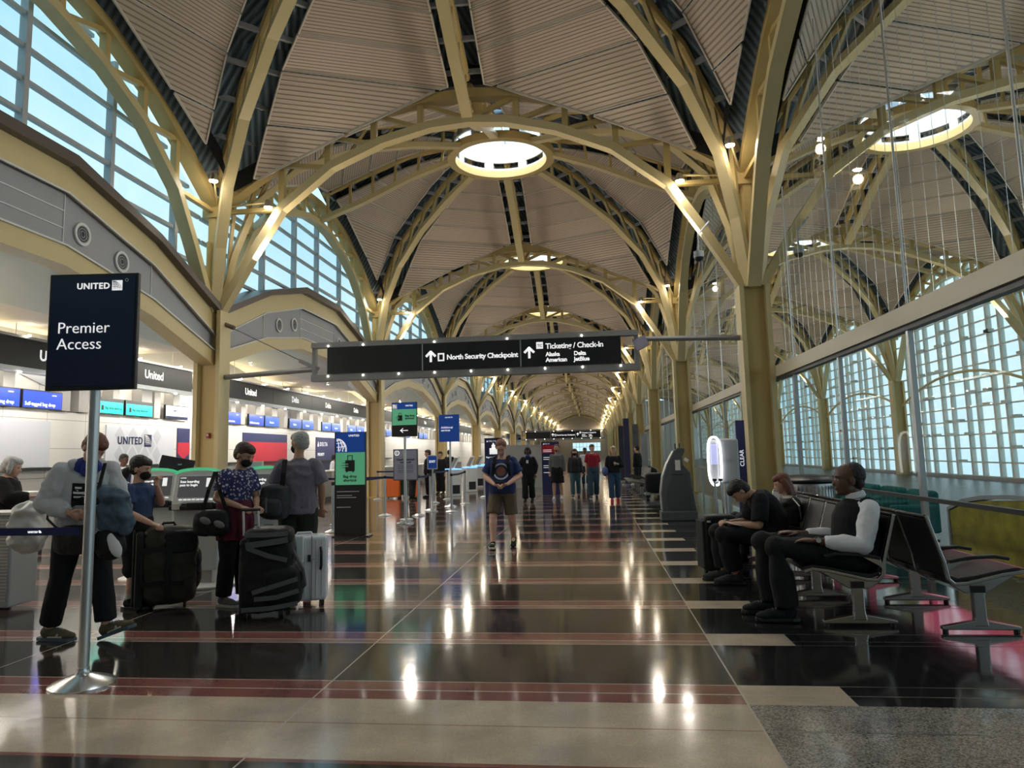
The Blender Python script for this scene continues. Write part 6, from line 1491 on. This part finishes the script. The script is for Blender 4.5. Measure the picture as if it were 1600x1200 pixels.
t = thing('information_wall', 'pale partition wall behind the walkers left of the red header totem', 'partition', (-2.6,33.0,0)); obj('panel', MB().box2((-1.4,-.04,0), (1.1,.04,1.85)), mat('pale_partition', (.50,.50,.48), .5), t); obj('cap_rail', MB().box2((-1.42,-.05,1.85), (1.12,.05,1.9)), ALU, t)
W6.t.scale = (1.07,)*3; W7.t.scale = (1.05,)*3
bpy.data.scenes.remove(TMP)
# ------------------------------------------------------------------ light: the sky outside, the lamps at the column heads, the cove and downlights
W = bpy.data.worlds.new('sky'); SC.world = W; W.use_nodes = True; nt = W.node_tree; bg = nt.nodes['Background']
tc = nt.nodes.new('ShaderNodeTexCoord'); nz = nt.nodes.new('ShaderNodeTexNoise'); nz.inputs['Scale'].default_value = 3.2; nz.inputs['Detail'].default_value = 6
rp = nt.nodes.new('ShaderNodeValToRGB'); rp.color_ramp.elements[0].position = .38; rp.color_ramp.elements[0].color = (.34,.66,.82,1); rp.color_ramp.elements[1].position = .66; rp.color_ramp.elements[1].color = (.72,.90,.97,1)
nt.links.new(tc.outputs['Generated'], nz.inputs['Vector']); nt.links.new(nz.outputs['Fac'], rp.inputs[0]); nt.links.new(rp.outputs[0], bg.inputs[0])
bg.inputs[1].default_value = 0.97
def lamp(kind, loc, energy, col, size=.2, rot=(0,0,0), sy=None, spot=None, name='lamp'):
    l = bpy.data.lights.new(name, kind); l.energy = energy; l.color = col
    if kind == 'AREA':
        l.size = size
        if sy: l.shape = 'RECTANGLE'; l.size_y = sy
    else: l.shadow_soft_size = size
    if spot: l.spot_size = spot; l.spot_blend = .8
    o = bpy.data.objects.new(name, l); COL.objects.link(o); o.location = loc; o.rotation_euler = rot; return o
WARM = (1,.88,.72)
for x, y, z, k in LIGHTS:
    lamp('POINT', (x, y, z-.1), 6, WARM, .10, name='floodlight_lamp')
    d_ = V(((CXA-x)*.22, -.5, -1)).to_track_quat('-Z', 'Y').to_euler()
    lamp('SPOT', (x, y, z-.16), 230, (1,.93,.82), .10, d_, spot=RAD(125), name='floodlight_down')
for k in range(0, NB+2):
    for x, sgn in ((XL, 1), (XR, -1), (XR, 1), (XW, -1)):
        if (x > XR or sgn == 1 and x == XR) and k > 7: continue
        d_ = V((sgn*1.0, 0, .75)).to_track_quat('-Z', 'Y').to_euler()
        lamp('SPOT', (x+sgn*1.0, Yk(k), 5.9), (340 if k <= 5 else 400)*(1.35 if x+sgn > XR+.5 else 1), WARM, .18, d_, spot=RAD(160), name='column_uplight')
# daylight from each roof light
for k in range(-1, NB+1):
    for cx in (CXA, CXB):
        if cx == CXB and k > 7: continue
        lamp('AREA', (cx, Yk(k)+HY, 11.70), 125, (.92,.97,1), 1.9, name='rooflight_daylight')
# cove and counter lights over the check-in wall
for k in range(0, 8):
    y = Yk(k)+HY
    lamp('AREA', (-12.6, y, 3.75), 260, (1,.83,.52), .8, (pi,0,0), sy=9, name='cove_lamp')
    lamp('AREA', (XS+.45, y, 3.26), 130, (1,.93,.84), .12, (0,RAD(18),0), sy=11, name='counter_downlight')
    lamp('AREA', (-9.4, y, 4.40), 120, (1,.92,.80), .5, (0,0,0), sy=7, name='canopy_downlight')
    lamp('AREA', (XS-.35, y, 4.00), 45, (1,.80,.45), .15, (pi,0,0), sy=11, name='vault_uplight')
    lamp('AREA', (XWL-.1, y, 3.46), 30, (1,.90,.74), .08, (0,0,0), sy=12, name='niche_lamp')

lamp('AREA', (3.66, 8.0, .42), 1.6, (1,.06,.22), .5, (0,RAD(75),0), sy=2.5, name='added_pink_fill')  # pink lamp without a fixture, added to tint the bench legs
# ------------------------------------------------------------------ camera
f_, yaw, pitch, roll, hh, pcx, pcy = 1147.7, .1151, .1188, -.0234, 1.52, 789.4, 572.2
F = V((-sin(yaw)*cos(pitch), cos(yaw)*cos(pitch), sin(pitch))); R_ = V((cos(yaw), sin(yaw), 0)); U_ = R_.cross(F)
R2 = R_*cos(roll)+U_*sin(roll); U2 = -R_*sin(roll)+U_*cos(roll)
cam = bpy.data.cameras.new('camera'); cam.sensor_width = 36; cam.sensor_fit = 'HORIZONTAL'; cam.lens = f_/1600*36
cam.shift_x = (800-pcx)/1600; cam.shift_y = (pcy-600)/1600; cam.clip_end = 500; cam.clip_start = .05
co = bpy.data.objects.new('camera', cam); COL.objects.link(co)
co.matrix_world = Matrix(((R2.x,U2.x,-F.x,0),(R2.y,U2.y,-F.y,0),(R2.z,U2.z,-F.z,hh),(0,0,0,1)))
SC.camera = co
SC.view_settings.view_transform = 'Standard'; SC.view_settings.look = 'None'; SC.view_settings.gamma = 1; SC.view_settings.use_curve_mapping = False
SC.view_settings.exposure = 0.38
